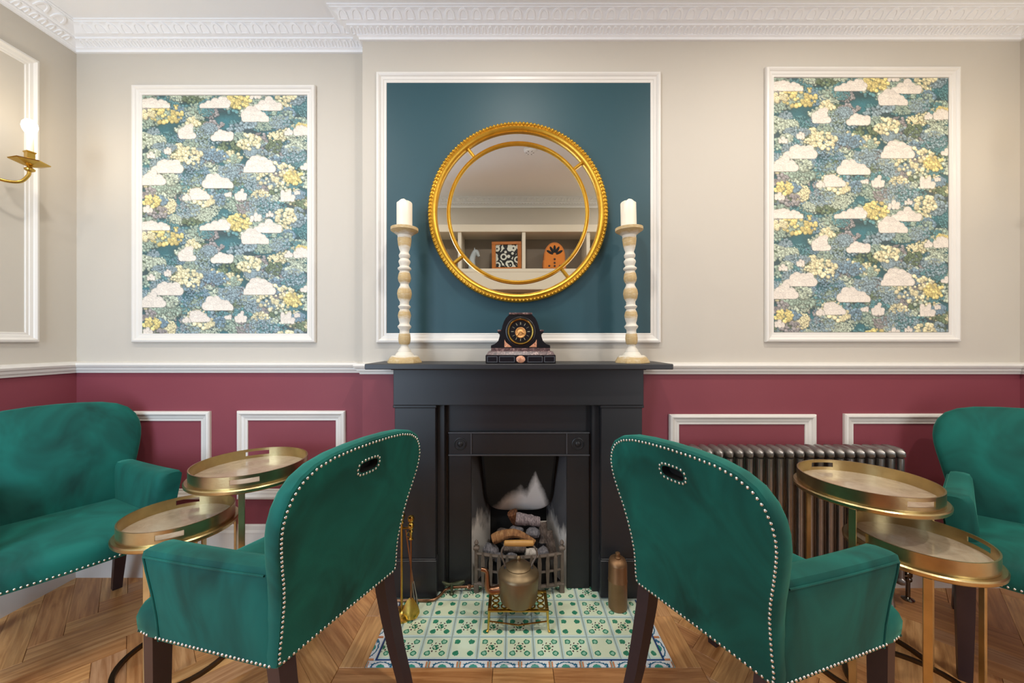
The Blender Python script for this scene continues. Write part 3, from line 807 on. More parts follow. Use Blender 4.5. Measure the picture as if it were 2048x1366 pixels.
pb = thing('picture_panel', 'floral wallpaper panel in white moulding above the column radiator', 'wall panel')
frame_pieces(pb, pxX(1528, YB), pxX(1915, YB), pxZ(684, YB), pxZ(137, YB), plane_M(YB), M_WHITE)
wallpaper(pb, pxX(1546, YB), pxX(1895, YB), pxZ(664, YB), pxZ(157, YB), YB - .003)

# ------------------------------------------------------------------ round mirror
mc = (XC - .001, 1.862, pxZ(423, 1.83))
mir = thing('round_mirror', 'round gilt mirror with beaded outer frame and inner ring on teal panel', 'mirror', mc)
RO = .437
fr = MB().lathe([(RO - .010, 0), (RO, .010), (RO - .001, .022), (RO - .006, .028), (RO - .012, .030), (RO - .016, .026), (RO - .020, .027),
                 (RO - .028, .033), (RO - .036, .030), (RO - .041, .022), (RO - .043, .012), (RO - .043, 0)], 128, ROTX, caps=False).obj('outer_frame', M_GOLD, mir, 50)
bd = MB(); nb = 150
for i in range(nb):
    a = 2 * PI * i / nb
    bd.sphere((0, 0, 0), 1, 6, 4, M=ROTX @ Matrix.Rotation(a, 4, 'Z') @ Matrix.Translation((RO - .009, 0, .029)) @ Matrix.Diagonal((.0085, .0062, .0062, 1)))
stuff(bd.obj('beading', M_GOLD, mir, 60))
MB().lathe([(.346, .0), (.348, .010), (.345, .020), (.341, .016), (.337, .021), (.331, .017), (.328, .008), (.328, 0)], 112, ROTX, caps=False).obj('inner_ring', M_GOLD, mir, 50)
for k in range(4):
    a = math.radians(38 + 90 * k)
    MB().cbox(.344, .398, -.0075, .0075, .002, .018, .004, ROTX @ Matrix.Rotation(a, 4, 'Z')).obj('connector', M_GOLD, mir)
MB().lathe([(.332, .002), (.332, .0085), (.0001, .0085)], 96, ROTX, caps=False).obj('mirror_glass', M_MIRROR, mir, fix=True)
MB().lathe([(.342, .006), (.397, .006)], 96, ROTX, caps=False).obj('outer_mirror_glass', M_MIRROR, mir, fix=False)
MB().lathe([(.40, -.008), (.40, .0), (.0001, .0)], 64, ROTX, caps=False).obj('backing', M_LEG, mir)

# ------------------------------------------------------------------ mantel ornaments
STICK = [(1185, 118), (1178, 118), (1150, 100), (1137, 86), (1136, 62), (1118, 52), (1112, 44), (1100, 42), (1080, 26), (1066, 24), (1058, 34), (1045, 39), (1020, 41), (992, 38),
         (980, 32), (962, 32), (946, 44), (937, 46), (927, 36), (915, 32), (900, 37), (865, 44), (842, 39), (822, 30), (810, 40), (801, 42), (792, 31), (772, 30), (745, 44),
         (715, 49), (690, 45), (662, 30), (650, 28), (632, 39), (610, 44), (582, 39), (562, 31), (550, 44), (541, 45), (528, 30), (515, 34), (500, 40), (490, 38), (477, 28), (467, 36),
         (453, 38), (441, 31), (430, 28), (412, 35), (385, 42), (342, 47), (330, 45), (318, 47), (300, 72), (287, 92), (268, 92), (266, 84), (272, 40), (272, .1)]
def woodiness(y):
    for a, b in ((262, 302), (338, 398), (578, 636), (685, 748), (838, 890), (985, 1060), (1137, 1190)):
        if a <= y <= b: return 1.0
    return 0.0
def candlestick(x, y, label, clabel, tilt=0., rz=0.):
    k = 1 / 3.415 * 1.742 / F
    o = thing('candlestick', label, 'candlestick', (x, y, SZ), rz, 'turned candlesticks on the mantel shelf'); o.rotation_euler = (0, tilt, rz)
    prof = [(hw * k, (1185 - yy) * k) for yy, hw in STICK]
    def piece(name, i0, i1, n, flat=False):
        mb = MB().lathe(prof[i0:i1], n); ob = mb.obj(name, M_WASH, o, 38)
        at = ob.data.color_attributes.new('Col', 'FLOAT_COLOR', 'POINT')
        for j, v in enumerate(ob.data.vertices):
            wv = woodiness(1185 - v.co.z / k); at.data[j].color = (wv, wv, wv, 1)
    piece('base', 0, 5, 8); piece('turned_stem', 4, 53, 28); piece('drip_dish', 52, len(prof), 28)
    zt = (1185 - 272) * k
    cd = thing('candle', clabel, 'candle', (x, y, SZ + zt), 0, 'pillar candles'); cd.rotation_euler = (0, tilt, 0)
    if tilt: cd.location = Vector(o.location) + Matrix.Rotation(tilt, 3, 'Y') @ Vector((0, 0, zt))
    R = 52 * k; Hc = (272 - 95) * k
    n = 28; secs = []
    for r, z in ((R, 0), (R, Hc * .5), (R, Hc - .003), (R - .002, Hc), (R * .8, Hc + .005), (R * .4, Hc + .011), (R * .15, Hc + .012), (.0003, Hc + .010)):
        secs.append([(r * math.cos(2 * PI * j / n), r * math.sin(2 * PI * j / n), z + (.004 * math.sin(j * 2 * PI / n * 3) if R * .3 < r < R else 0)) for j in range(n)])
    MB().loft(secs).obj('wax', M_WAX, cd, 50)
    MB().tube([(0, 0, Hc + .008), (.0005, 0, Hc + .014), (-.002, 0, Hc + .020)], .0009, 5).obj('wick', M_DARKSLOT, cd)
candlestick(pxX(809, 1.742), 1.742, 'whitewashed turned wooden candlestick, straight, at the alcove end of the mantel', 'ivory pillar candle on the straight candlestick at the alcove end')
candlestick(pxX(1264, 1.742), 1.742, 'whitewashed turned wooden candlestick leaning slightly at the radiator end of the mantel', 'ivory pillar candle on the leaning candlestick at the radiator end', tilt=-.024, rz=.2)

def clock():
    Yf = 1.668; k = Yf / F / 3.415                       # zoom units -> metres on the base front
    cx = XC + .008
    o = thing('mantel_clock', 'black slate mantel clock with a gold bezel in the middle of the mantel shelf', 'clock', (cx, 0, SZ))
    def Z(y): return (1187 - y) * k * .985
    ft = MB().cbox(-240 * k, 240 * k, Yf, Yf + .125, 0, Z(1128), .002).obj('plinth', M_MARBLE_BK, o)
    for a, b in ((-228, -160), (-146, -42), (48, 148), (162, 232)):
        frame_pieces(ft, a * k, b * k, Z(1178), Z(1138), Matrix(((1, 0, 0, 0), (0, -1, 0, Yf), (0, 0, 1, 0), (0, 0, 0, 1))),
                     plain('grey_incised_line', '#6d7278', .4), [(0, 0), (0, .0012), (.0015, .0012), (.0015, 0)], 'incised_line')
    m = Matrix.Translation((0, Yf, Z(1158))) @ ROTX @ Matrix.Diagonal((1.25, 1, 1, 1))
    MB().lathe([(25 * k, -.002), (25 * k, .001), (18 * k, .004), (.0001, .005)], 20, m).obj('medallion', M_PINK, ft, 40)
    # sloping veined step
    secs = []
    for hw, y, ins in ((235, 1128, 0), (222, 1104, .012), (203, 1100, .016), (203, 1080, .018)):
        secs.append([(-hw * k, Yf + ins, Z(y)), (hw * k, Yf + ins, Z(y)), (hw * k, Yf + .125 - ins, Z(y)), (-hw * k, Yf + .125 - ins, Z(y))])
    st = MB().loft(secs).obj('step', M_MARBLE_BR, o)
    # scrolled body
    half = [(0, 1080), (200, 1080), (198, 1062), (170, 1050), (150, 1030), (141, 1000), (140, 985), (152, 975), (154, 962), (142, 955), (126, 950), (122, 925), (112, 895), (98, 868), (78, 848), (76, 834), (0, 834)]
    kk = k * 1.03
    poly = [(x * kk, Z(y) * 1.0) for x, y in half] + [(-x * kk, Z(y)) for x, y in half[::-1][1:-1]]
    Yb = Yf + .022
    body = MB().prism(poly, Yb, Yb + .085).obj('body', M_MARBLE_BK, o)
    MB().cbox(-78 * kk, 78 * kk, Yb - .005, Yb + .09, Z(846), Z(832), .002).obj('top_bar', M_MARBLE_BR, o)
    for sx in (-1, 1):
        MB().prism([(sx * 108 * kk, Z(1074)), (sx * 108 * kk, Z(1020)), (sx * 98 * kk, Z(1040)), (sx * 58 * kk, Z(1074))], Yb - .0015, Yb + .002).obj('marble_inlay', M_PINK, body)
        MB().cbox(sx * 143 * kk - .009, sx * 143 * kk + .009, Yb - .004, Yb + .087, Z(966), Z(952), .003).obj('scroll_cap', M_MARBLE_BR, body)
    T = Matrix.Translation((0, Yb, Z(965))) @ ROTX
    drum = MB().lathe([(100 * kk, -.002), (100 * kk, .003), (94 * kk, .005), (86 * kk, .004)], 48, T).obj('dial_ring', M_MARBLE_BK, o, 40)
    MB().lathe([(89 * kk, .002), (89 * kk, .008), (84 * kk, .012), (78 * kk, .011), (74 * kk, .006), (74 * kk, .002)], 56, T, caps=False).obj('bezel', M_BRASS, o, 40)
    dl = MB().lathe([(75 * kk, .003), (75 * kk, .0048), (.0001, .005)], 40, T).obj('dial', M_MARBLE_BK, o)
    for h in range(12):
        a = -2 * PI * h / 12
        mk = MB(); R_ = T @ Matrix.Rotation(a, 4, 'Z')
        wds = {0: (-1, 0, 1), 3: (-1, 0, 1), 6: (-.7, .7), 9: (-.7, .7)}.get(h, (0, .9) if h % 2 else (0,))
        for q in wds: mk.box(q * .0016 - .0006, q * .0016 + .0006, 46 * kk, 63 * kk, .0048, .0056, R_)
        mk.obj('numeral', plain('silvered_numeral', '#b9b79c', .4, .6), dl)
    MB().lathe([(37 * kk, .004), (37 * kk, .006), (33 * kk, .009), (22 * kk, .0065), (12 * kk, .009), (.0001, .010)], 24, T @ Matrix.Translation((0, -7 * kk, 0))).obj('movement_boss', plain('rose_gold_movement', '#d8a064', .35, .9, var=.5, vscale=260, bump=.6, bscale=400), dl, 30)
    for a, l in ((2.5, 50), (-2.2, 34)):
        MB().cbox(-.0010, .0010, 0, l * kk, .0098, .0106, .0003, T @ Matrix.Rotation(a, 4, 'Z')).obj('clock_hand', M_BRASS, dl)
clock()

# ------------------------------------------------------------------ kettle, trivet, flask, fire irons
TX, TY, TZ = .026, 1.625, .094
tv = thing('trivet', 'pierced brass trivet stand under the kettle on the tiled hearth', 'trivet', (TX, TY, .005))
h0 = TZ - .005
tw, td = .126, .066
pl = MB()
pl.cbox(-tw, tw, -td, -td + .014, h0 - .006, h0, .001); pl.cbox(-tw, tw, td - .014, td, h0 - .006, h0, .001)
pl.cbox(-tw, -tw + .014, -td + .014, td - .014, h0 - .006, h0, .001); pl.cbox(tw - .014, tw, -td + .014, td - .014, h0 - .006, h0, .001)
top = pl.obj('top_frame', M_BRASS, tv)
for i in range(6):
    for j in range(3):
        x, y = -.095 + i * .038, -.034 + j * .034
        MB().lathe([(.0165, h0 - .004), (.0165, h0 - .0005), (.0105, h0 - .0005), (.0105, h0 - .004)], 12, Matrix.Translation((x, y, 0)), caps=False).obj('pierced_ring', M_BRASS, top, 40)
for sx in (-1, 1):
    for sy in (-1, 1):
        MB().tube([(sx * (tw - .006), sy * (td - .008), h0 - .004), (sx * (tw - .004), sy * (td - .007), h0 * .5), (sx * (tw - .002), sy * (td - .005), .01), (sx * (tw + .002), sy * (td - .002), .003)],
                  [.006, .0045, .004, .0065], 8).obj('leg', M_BRASS, tv, 40)
MB().tube([(-tw + .006, -td + .01, h0 * .45), (0, -td + .006, h0 * .30), (tw - .006, -td + .01, h0 * .45)], .003, 6).obj('stretcher', M_BRASS, tv, 40)

kt = thing('kettle', 'brown metal kettle with bail handle and angled spout standing on the brass trivet', 'kettle', (TX + .002, TY + .006, TZ + .0005))
MB().lathe([(.070, 0), (.077, .003), (.080, .012), (.0855, .075), (.088, .108), (.087, .114), (.080, .122), (.064, .133), (.052, .139), (.050, .141), (.048, .139)], 40).obj('body', M_BRONZE, kt, 35)
lid = MB().lathe([(.053, .138), (.054, .142), (.050, .146), (.036, .153), (.018, .159), (.008, .163), (.0065, .168)], 32).obj('lid', M_BRONZE, kt, 35)
MB().lathe([(.0045, .166), (.009, .172), (.0105, .178), (.007, .184), (.0005, .187)], 16).obj('knob', M_BRONZE, lid, 50)
MB().tube(curve_pts([(-.070, 0, .045), (-.095, -.002, .040), (-.118, -.004, .040), (-.132, -.005, .052), (-.134, -.005, .085), (-.136, -.005, .118), (-.146, -.006, .128), (-.160, -.006, .131)], 4),
          [.020 - .0105 * min(1, i / 20) for i in range(29)], 10).obj('spout', M_COPPER2, kt, 45)
for sx, pts in ((-1, [(-.054, 0, .128), (-.060, 0, .150), (-.072, 0, .185), (-.070, 0, .215), (-.050, 0, .238)]), (1, [(.054, 0, .128), (.058, 0, .150), (.078, 0, .190), (.074, 0, .215), (.054, 0, .238)])):
    MB().tube(curve_pts(pts, 6), .0042, 8).obj('bail_arm', M_RUST, kt, 45)
    MB().cbox(sx * .054 - .008, sx * .054 + .008, -.010, .010, .124, .140, .002).obj('bail_lug', M_IRON, kt)
MB().lathe([(.0075, -.064), (.0115, -.060), (.013, -.02), (.0135, .02), (.0115, .060), (.0075, .064)], 14, Matrix.Translation((.002, 0, .240)) @ Matrix.Rotation(PI / 2, 4, 'Y')).obj('grip', plain('turned_tan_grip', '#b98a4a', .4, var=.2, vscale=40), kt, 40)

fl = thing('copper_flask', 'tall copper hot water flask with slanted top beside the fireplace pilaster', 'flask', (.475, 1.708, .0052))
n = 28
def ring(r, z, tilt=0): return [(r * math.cos(2 * PI * j / n), r * math.sin(2 * PI * j / n), z + tilt * r * math.sin(2 * PI * j / n)) for j in range(n)]
MB().loft([ring(.038, 0), ring(.0415, .004), ring(.0415, .12), ring(.043, .123), ring(.0425, .127), ring(.0415, .130), ring(.041, .195), ring(.0405, .203, .15), ring(.036, .213, .2), ring(.020, .222, .2), ring(.010, .224, .2)]).obj('body', M_COPPER, fl, 35)
cap = MB().lathe([(.014, .220), (.0145, .226), (.011, .228), (.009, .236), (.011, .240), (.010, .246), (.0005, .248)], 16).obj('stopper', M_COPPER, fl, 40)

# fire irons
SX_, SY_ = -.482, 1.66
sd = thing('fire_iron_stand', 'brass fire iron stand with ball finial on the hearth beside the pilaster', 'stand', (SX_, SY_, .0052))
MB().lathe([(.055, 0), (.055, .006), (.045, .010), (.020, .016), (.010, .026)], 28).obj('base', M_BRASS, sd, 35)
MB().tube([(0, 0, .02), (0, 0, .40)], .005, 10).obj('pole', M_BRASS, sd, 40)
MB().lathe([(.006, .398), (.011, .404), (.007, .412), (.012, .422), (.0155, .434), (.012, .447), (.0005, .452)], 16).obj('finial', M_BRASS, sd, 50)
MB().tube([(-.045, 0, .385), (0, 0, .380), (.045, -.008, .385)], .004, 8).obj('cross_arm', M_BRASS, sd, 40)
def iron(name, label, x, y, lean):
    o = thing(name, label, 'fire iron', (x, y, .006)); o.rotation_euler = lean
    MB().tube([(0, 0, .09), (0, 0, .345)], .0036, 8).obj('rod', M_COPPER2, o, 40)
    hd = MB().lathe([(.004, .343), (.010, .346), (.010, .350), (.005, .353), (.0065, .375), (.010, .380), (.006, .388), (.011, .394), (.0135, .404), (.010, .414), (.006, .417), (.0125, .425), (.0145, .435), (.011, .446), (.0005, .450)], 16).obj('handle', M_BRASS, o, 45)
    MB().tube([(-.004, 0, .352), (-.020, 0, .362), (-.014, 0, .376), (-.004, 0, .384)], .0018, 6).obj('hanging_ring', M_BRASS, o, 40)
    return o
sh = iron('fire_shovel', 'brass fire shovel hanging upright beside the pilaster', pxX(822, 1.63), 1.63, (0, 0, 0))
secs = []
for i in range(9):
    t = i / 8; z = .095 - .088 * t; hw = .007 + .030 * min(1, (t * 1.6)) ** .7 - (.012 * max(0, t - .75) * 4)
    secs.append([(hw * u, -.012 * (1 - u * u) * t - .001, z) for u in (-1, -.5, 0, .5, 1)] + [(hw * u, -.012 * (1 - u * u) * t + .001, z) for u in (1, .5, 0, -.5, -1)])
MB().loft(secs).obj('blade', M_BRASS, sh, 50)
pk = thing('poker', 'thin steel fire tongs leaning out at the foot of the brass shovel', 'fire iron', (pxX(834, 1.69), 1.69, .006)); pk.rotation_euler = (0, -.14, 0)
for sx in (-1, 1):
    MB().tube([(sx * .003, 0, .13), (sx * .006, 0, .07), (sx * .003, 0, .0)], [.003, .004, .006], 6).obj('tong_arm', M_CHROME, pk, 40)
MB().tube([(0, 0, .12), (0, 0, .36)], .0034, 6).obj('rod', M_COPPER2, pk, 40)

gp = thing('gas_pipe', 'thin copper gas pipe bending along the hearth into the grate', 'pipe')
MB().tube(curve_pts([(-.535, 1.742, .013), (-.42, 1.742, .013), (-.365, 1.745, .013), (-.335, 1.775, .015), (-.315, 1.805, .022), (-.27, 1.815, .026), (-.20, 1.82, .026), (-.165, 1.83, .026)], 6), .0065, 10).obj('tube', M_COPPER2, gp, 45)
MB().lathe([(.010, -.008), (.011, -.004), (.011, .004), (.010, .008)], 8, Matrix.Translation((-.205, 1.82, .026)) @ Matrix.Rotation(PI / 2, 4, 'Y')).obj('compression_nut', M_COPPER2, gp)
M_GREENB = plain('dull_green_brass', '#4a4f38', .4, .6, var=.3)
tap = thing('gas_tap', 'dull green gas tap lever low beside the fireplace insert', 'tap', (-.285, 1.795, .0052))
MB().lathe([(.011, 0), (.011, .006), (.006, .010), (.006, .040), (.009, .044), (.009, .052)], 12).obj('valve_body', M_GREENB, tap, 40)
MB().tube(curve_pts([(-.045, 0, .060), (-.02, 0, .048), (.01, 0, .050), (.045, -.004, .058), (.062, -.004, .066)], 4), [.004, .006, .008, .009, .008, .007, .006, .006, .007, .009, .010, .011, .011, .010, .009, .008, .005], 8).obj('lever', M_GREENB, tap, 45)

# ------------------------------------------------------------------ column radiator
rad = thing('column_radiator', 'bare steel column radiator standing under the floral wallpaper panel', 'radiator', (0, 0, 0))
RXR, NP, SP = 1.79, 22, .0458
sec = MB(); yc = 0
for cy in (-.038, 0, .038):
    sec.tube([(0, cy, .118), (0, cy, .30), (0, cy, .50), (0, cy, .668)], [.0135, .0125, .0125, .0135], 8)
def pill(z, hh, hw, dy):
    sc_ = []
    for i in range(9):
        t = -1 + 2 * i / 8; e = math.sqrt(max(0.0, 1 - abs(t) ** 3.0)); e = max(e, .12)
        sc_.append([(hw * e * math.cos(2 * PI * j / 10), dy * t, z + hh * (.35 + .65 * e) * math.sin(2 * PI * j / 10)) for j in range(10)])
    sec.loft(sc_)
pill(.690, .026, .0205, .060); pill(.112, .022, .0205, .060)
s0 = sec.obj('section', M_STEEL, rad, 45)
RY = YB - .105
s0.location = (RXR - .021, RY, 0)
for i in range(1, NP):
    s = link('section', s0.data, rad); s.location = (RXR - .021 - i * SP, RY, 0)
for z in (.690, .112):
    MB().tube([(RXR - .03 - (NP - 1) * SP, RY, z), (RXR - .012, RY, z)], .012, 10).obj('nipple_run', M_STEEL, rad, 45)
for i in (1, NP - 2):
    x = RXR - .021 - i * SP
    for sy in (-.04, .04): MB().lathe([(.016, 0), (.014, .01), (.010, .04), (.014, .10)], 10, Matrix.Translation((x, RY + sy, 0))).obj('foot', M_STEEL, rad, 40)
MB().lathe([(.016, 0), (.016, .006), (.010, .012)], 10, Matrix.Translation((RXR, RY, .112)) @ Matrix.Rotation(PI / 2, 4, 'Y')).obj('end_plug', M_CHROME, rad, 40)
vl = thing('radiator_valve', 'dark chrome radiator valve and floor pipe at the end of the column radiator', 'valve', (RXR + .052, RY, 0))
MB().tube([(0, 0, 0), (0, 0, .10)], .0085, 12).obj('tail_pipe', M_CHROME, vl, 40)
MB().lathe([(.024, 0), (.024, .004), (.012, .010), (.0086, .014)], 18).obj('floor_collar', M_CHROME, vl, 40)
MB().lathe([(.011, .085), (.015, .090), (.015, .10), (.012, .105), (.016, .112), (.016, .126), (.010, .132), (.013, .142), (.018, .146), (.019, .175), (.014, .182), (.0005, .183)], 16).obj('valve_head', M_CHROME, vl, 40)
MB().tube([(-.036, 0, .112), (0, 0, .112)], .010, 10).obj('union', M_CHROME, vl, 40)

# ------------------------------------------------------------------ velvet chairs
LEAN = [(.384, 0.0), (.50, -.012), (.65, -.040), (.80, -.078), (.93, -.105)]
def lean(z): return lerp(LEAN, z)
# half-outline of the back (x, z): waisted, swelling, round-shouldered
HALF = [(.0, .384), (.12, .384), (.213, .384), (.224, .392), (.225, .42), (.224, .46), (.225, .50), (.229, .55), (.237, .60), (.248, .65), (.259, .70), (.266, .74), (.268, .775),
        (.264, .81), (.251, .845), (.227, .876), (.190, .898), (.14, .911), (.075, .917), (.0, .919)]
OUT = [(x, z) for x, z in HALF[1:-1]]; OUTL = [(0, .384)] + OUT + [(0, .919)] + [(-x, z) for x, z in OUT[::-1]]
# densify
def dens(P, closed=True, n=2):
    o = []
    for i in range(len(P) if closed else len(P) - 1):
        a, b = Vector(P[i]), Vector(P[(i + 1) % len(P)])
        for k in range(n): o.append(tuple(a.lerp(b, k / n)))
    return o
OUTD = dens(OUTL)
BCX, BCZ = 0, .66
TH = .075
def back_mesh(parent):
    mb = MB(); N = len(OUTD)
    def ringp(k, y, dz=0):
        r = []
        for x, z in OUTD:
            X, Z = BCX + (x - BCX) * k, BCZ + (z - BCZ) * k
            r.append((X, lean(Z) + y, Z))
        return r
    def inset(d, y):
        r = []
        for x, z in OUTD:
            v = Vector((x - BCX, z - BCZ)); L_ = v.length; v = v * ((L_ - d) / L_); r.append((BCX + v.x, lean(BCZ + v.y) + y, BCZ + v.y))
        return r
    secs = [inset(.020, 0), inset(.006, .001), inset(.0, .007), inset(-.002, .022), inset(-.001, .038), inset(.006, .050), inset(.022, .058), inset(.05, .065), inset(.10, .071), inset(.17, .074)]
    # guard against collapsing centre: last ring scaled
    secs.append(ringp(.25, .076)); secs.append(ringp(.02, .076))
    mb.loft(secs, True, False); fsz = len(mb.v)
    mb.f.append(tuple(range(fsz - N, fsz))); mb.mi.append(0)
    # rear face with a hand-hold slot
    slot = []
    for i in range(24):
        a = 2 * PI * i / 24; c_, s_ = math.cos(a), math.sin(a)
        slot.append((.036 * abs(c_) ** .5 * (1 if c_ > 0 else -1), .838 + .0155 * abs(s_) ** .8 * (1 if s_ > 0 else -1)))
    bm = bmesh.new(); ov = [bm.verts.new(p) for p in secs[0]]; iv = [bm.verts.new((x, lean(z), z)) for x, z in slot]
    ed = [bm.edges.new((ov[i], ov[(i + 1) % N])) for i in range(N)] + [bm.edges.new((iv[i], iv[(i + 1) % 24])) for i in range(24)]
    # interior support points keep the lean smooth
    bmesh.ops.triangle_fill(bm, use_beauty=True, use_dissolve=False, edges=ed)
    bm.verts.index_update()
    mb.add([v.co.copy() for v in bm.verts], [[v.index for v in f.verts] for f in bm.faces]); bm.free()
    # weld
    o = mb.obj('backrest', M_VELVET, parent)
    b2 = bmesh.new(); b2.from_mesh(o.data); bmesh.ops.remove_doubles(b2, verts=b2.verts[:], dist=1e-5); bmesh.ops.recalc_face_normals(b2, faces=b2.faces[:]); b2.to_mesh(o.data); b2.free()
    o.data.polygons.foreach_set('use_smooth', [True] * len(o.data.polygons)); o.data.set_sharp_from_angle(angle=math.radians(40))
    k = MB().loft([[(x, lean(z), z) for x, z in slot], [(x, lean(z) + .03, z) for x, z in slot], [(x * .3, lean(z) + .031, .838 + (z - .838) * .3) for x, z in slot]], True, False)
    k.f.append(tuple(range(48, 72))); k.mi.append(0)
    k.obj('hand_hold', M_DARKSLOT, o, 40)
    return o, slot
NAIL = MB().lathe([(1, 0), (.92, .35), (.6, .62), (.0001, .75)], 7)
def nails(mb, pts, pitch, nrm, r=.0038):
    """domed nailheads at even spacing along a 3-D polyline; nrm(p) gives the outward direction"""
    P = [Vector(p) for p in pts]; acc = 0; nxt = 0
    for a, b in zip(P, P[1:]):
        L_ = (b - a).length
        while nxt <= acc + L_ and L_ > 0:
            p = a.lerp(b, (nxt - acc) / L_); q = Vector(nrm(p)).normalized().to_track_quat('Z', 'Y').to_matrix().to_4x4()
            mb.add(NAIL.v, NAIL.f, Matrix.Translation(p) @ q @ Matrix.Diagonal((r, r, r, 1))); nxt += pitch
        acc += L_
def seat_outline(d=0):
    """plan outline of the seat, clockwise from rear left; front bows out"""
    pts = [(-.212 + d, .03), (-.230 + d, .13), (-.250 + d, .26), (-.270 + d, .36), (-.284 + d, .43), (-.284 + d * 1.2, .475 - d), (-.262 + d, .500 - d), (-.20 + d * .6, .515 - d), (-.10, .524 - d), (0, .527 - d)]
    return pts + [(-x, y) for x, y in pts[::-1][1:]]
def make_chair():
    c = thing('velvet_armchair', '', 'armchair')
    bk, slot = back_mesh(c)
    # nail trim on the rear face
    nm = MB()
    rear = lambda p: (0, -1, -.15)
    def ins(d):
        r = []
        for x, z in OUTL:
            v = Vector((x, z - BCZ)); v *= (v.length - d) / v.length; r.append((v.x, lean(BCZ + v.y) - .0005, BCZ + v.y))
        return r
    q = ins(.013); nails(nm, q + [q[0]], .0135, rear, .0041)
    nails(nm, [(x * 1.2, lean(.838 + (z - .838) * 1.4) - .0005, .838 + (z - .838) * 1.4) for x, z in slot + [slot[0]]], .0125, rear)
    stuff(nm.obj('back_nailhead_trim', M_NAIL, c, 60))
    # seat
    secs = []
    for d, z in ((.004, .384), (0, .388), (-.002, .41), (-.003, .432), (.002, .452), (.014, .466), (.034, .474)):
        secs.append([(x, y, z) for x, y in seat_outline(d)])
    for k_, z in ((.72, .482), (.4, .486)):
        secs.append([(x * k_, .26 + (y - .26) * k_, z) for x, y in seat_outline(.034)])
    secs.append([(x * .05, .26 + (y - .26) * .05, .487) for x, y in seat_outline(.034)])
    MB().loft(secs).obj('seat', M_VELVET, c, 45)
    sn = MB()
    so = seat_outline(-.001)
    cen = Vector((0, .25, 0))
    for sx in (-1, 1): nails(sn, [(sx * (.2255 + .056 * t), .02 + .375 * t, .394) for t in (0, .3, .6, 1)], .0135, lambda p: (p.x, -.05, 0), .0041)
    nails(sn, [(x, y, .394) for x, y in so if y > .40], .0135, lambda p: ((p.x) * (1 if p.y < .47 else .25), .02 if p.y < .47 else .3, 0))
    stuff(sn.obj('seat_nailhead_trim', M_NAIL, c, 60))
    # arms
    for sx in (-1, 1):
        secs = []
        for t in (0, .02, .12, .3, .5, .7, .88, .97, 1.0):
            e = 1.0 if .02 <= t <= .97 else .86
            y = .02 + .375 * t
            xo = .224 + .056 * t ** 1.0                      # outer face at the rail
            th = (.072 + .010 * t) * e
            ztop = .640 - .012 * t * (1 - t) - (.006 if e < 1 else 0)
            yt = .030 * t                                     # front edge rakes forward at the top
            flare = .010 + .018 * t
            sec = []
            for (u, v) in ((0, 0), (0, .25), (0, .5), (0, .78), (.03, .92), (.14, .985), (.35, 1.0), (.65, 1.0), (.88, .985), (.98, .92), (1, .78), (1, .5), (1, .25), (1, 0)):
                z = .386 + (ztop - .386) * v
                xx = xo - th * u + flare * v ** 1.6
                sec.append((sx * (xx - (1 - e) * .02 * (1 if u < .5 else -1)), y + yt * v ** 1.3, z))
            secs.append(sec)
        am = MB().loft(secs).obj('arm', M_VELVET, c, 50)
        s_ = [secs[i] for i in range(1, 8)]
        pts = [s[4] for s in s_]
        fr_ = [secs[7][i] for i in (4, 3, 2, 1, 0)]
        MB().tube(curve_pts([Vector(p) + Vector((sx * .0015, 0, .001)) for p in pts], 3), .0028, 6).obj('piping', M_VELVET, am, 50)
        MB().tube([Vector(p) + Vector((sx * .0012, .001, 0)) for p in fr_], .0028, 6).obj('piping', M_VELVET, am, 50)
    # legs
    for sx in (-1, 1):
        secs = []
        for z, hw in ((0, .017), (.10, .019), (.25, .022), (.388, .0235)):
            x, y = sx * .250, .452
            secs.append([(x - hw, y - hw, z), (x + hw, y - hw, z), (x + hw, y + hw, z), (x - hw, y + hw, z)])
        MB().loft(secs).obj('front_leg', M_LEG, c)
        secs = []
        for z, y, hw in ((0, -.075, .017), (.06, -.058, .018), (.14, -.030, .0195), (.24, -.003, .0215), (.33, .018, .023), (.392, .028, .0235)):
            x = sx * .190
            secs.append([(x - hw, y - hw, z), (x + hw, y - hw, z), (x + hw, y + hw, z), (x - hw, y + hw, z)])
        MB().loft(secs).obj('rear_leg', M_LEG, c, 25)
    return c
CH = make_chair()
def put_chair(o, c, nx, ny, label):
    o.location = (c[0], c[1], 0); o.rotation_euler = (0, 0, math.atan2(-nx, ny)); o['label'] = label
    o['group'] = 'green velvet armchairs'
put_chair(CH, (-.497, 1.143), -.924, .383, 'green velvet armchair with studded back turned to the fire irons, facing the alcove')
ch2 = copy_tree(CH); put_chair(ch2, (.517, 1.083), .891, .454, 'green velvet armchair with studded back turned to the copper flask, facing the radiator')
ch3 = copy_tree(CH); put_chair(ch3, (-1.968, 1.651), .835, -.55, 'green velvet armchair in the alcove corner below the brass sconce')
ch4 = copy_tree(CH); put_chair(ch4, (2.095, 1.525), -.66, -.75, 'green velvet armchair in the corner past the end of the radiator')

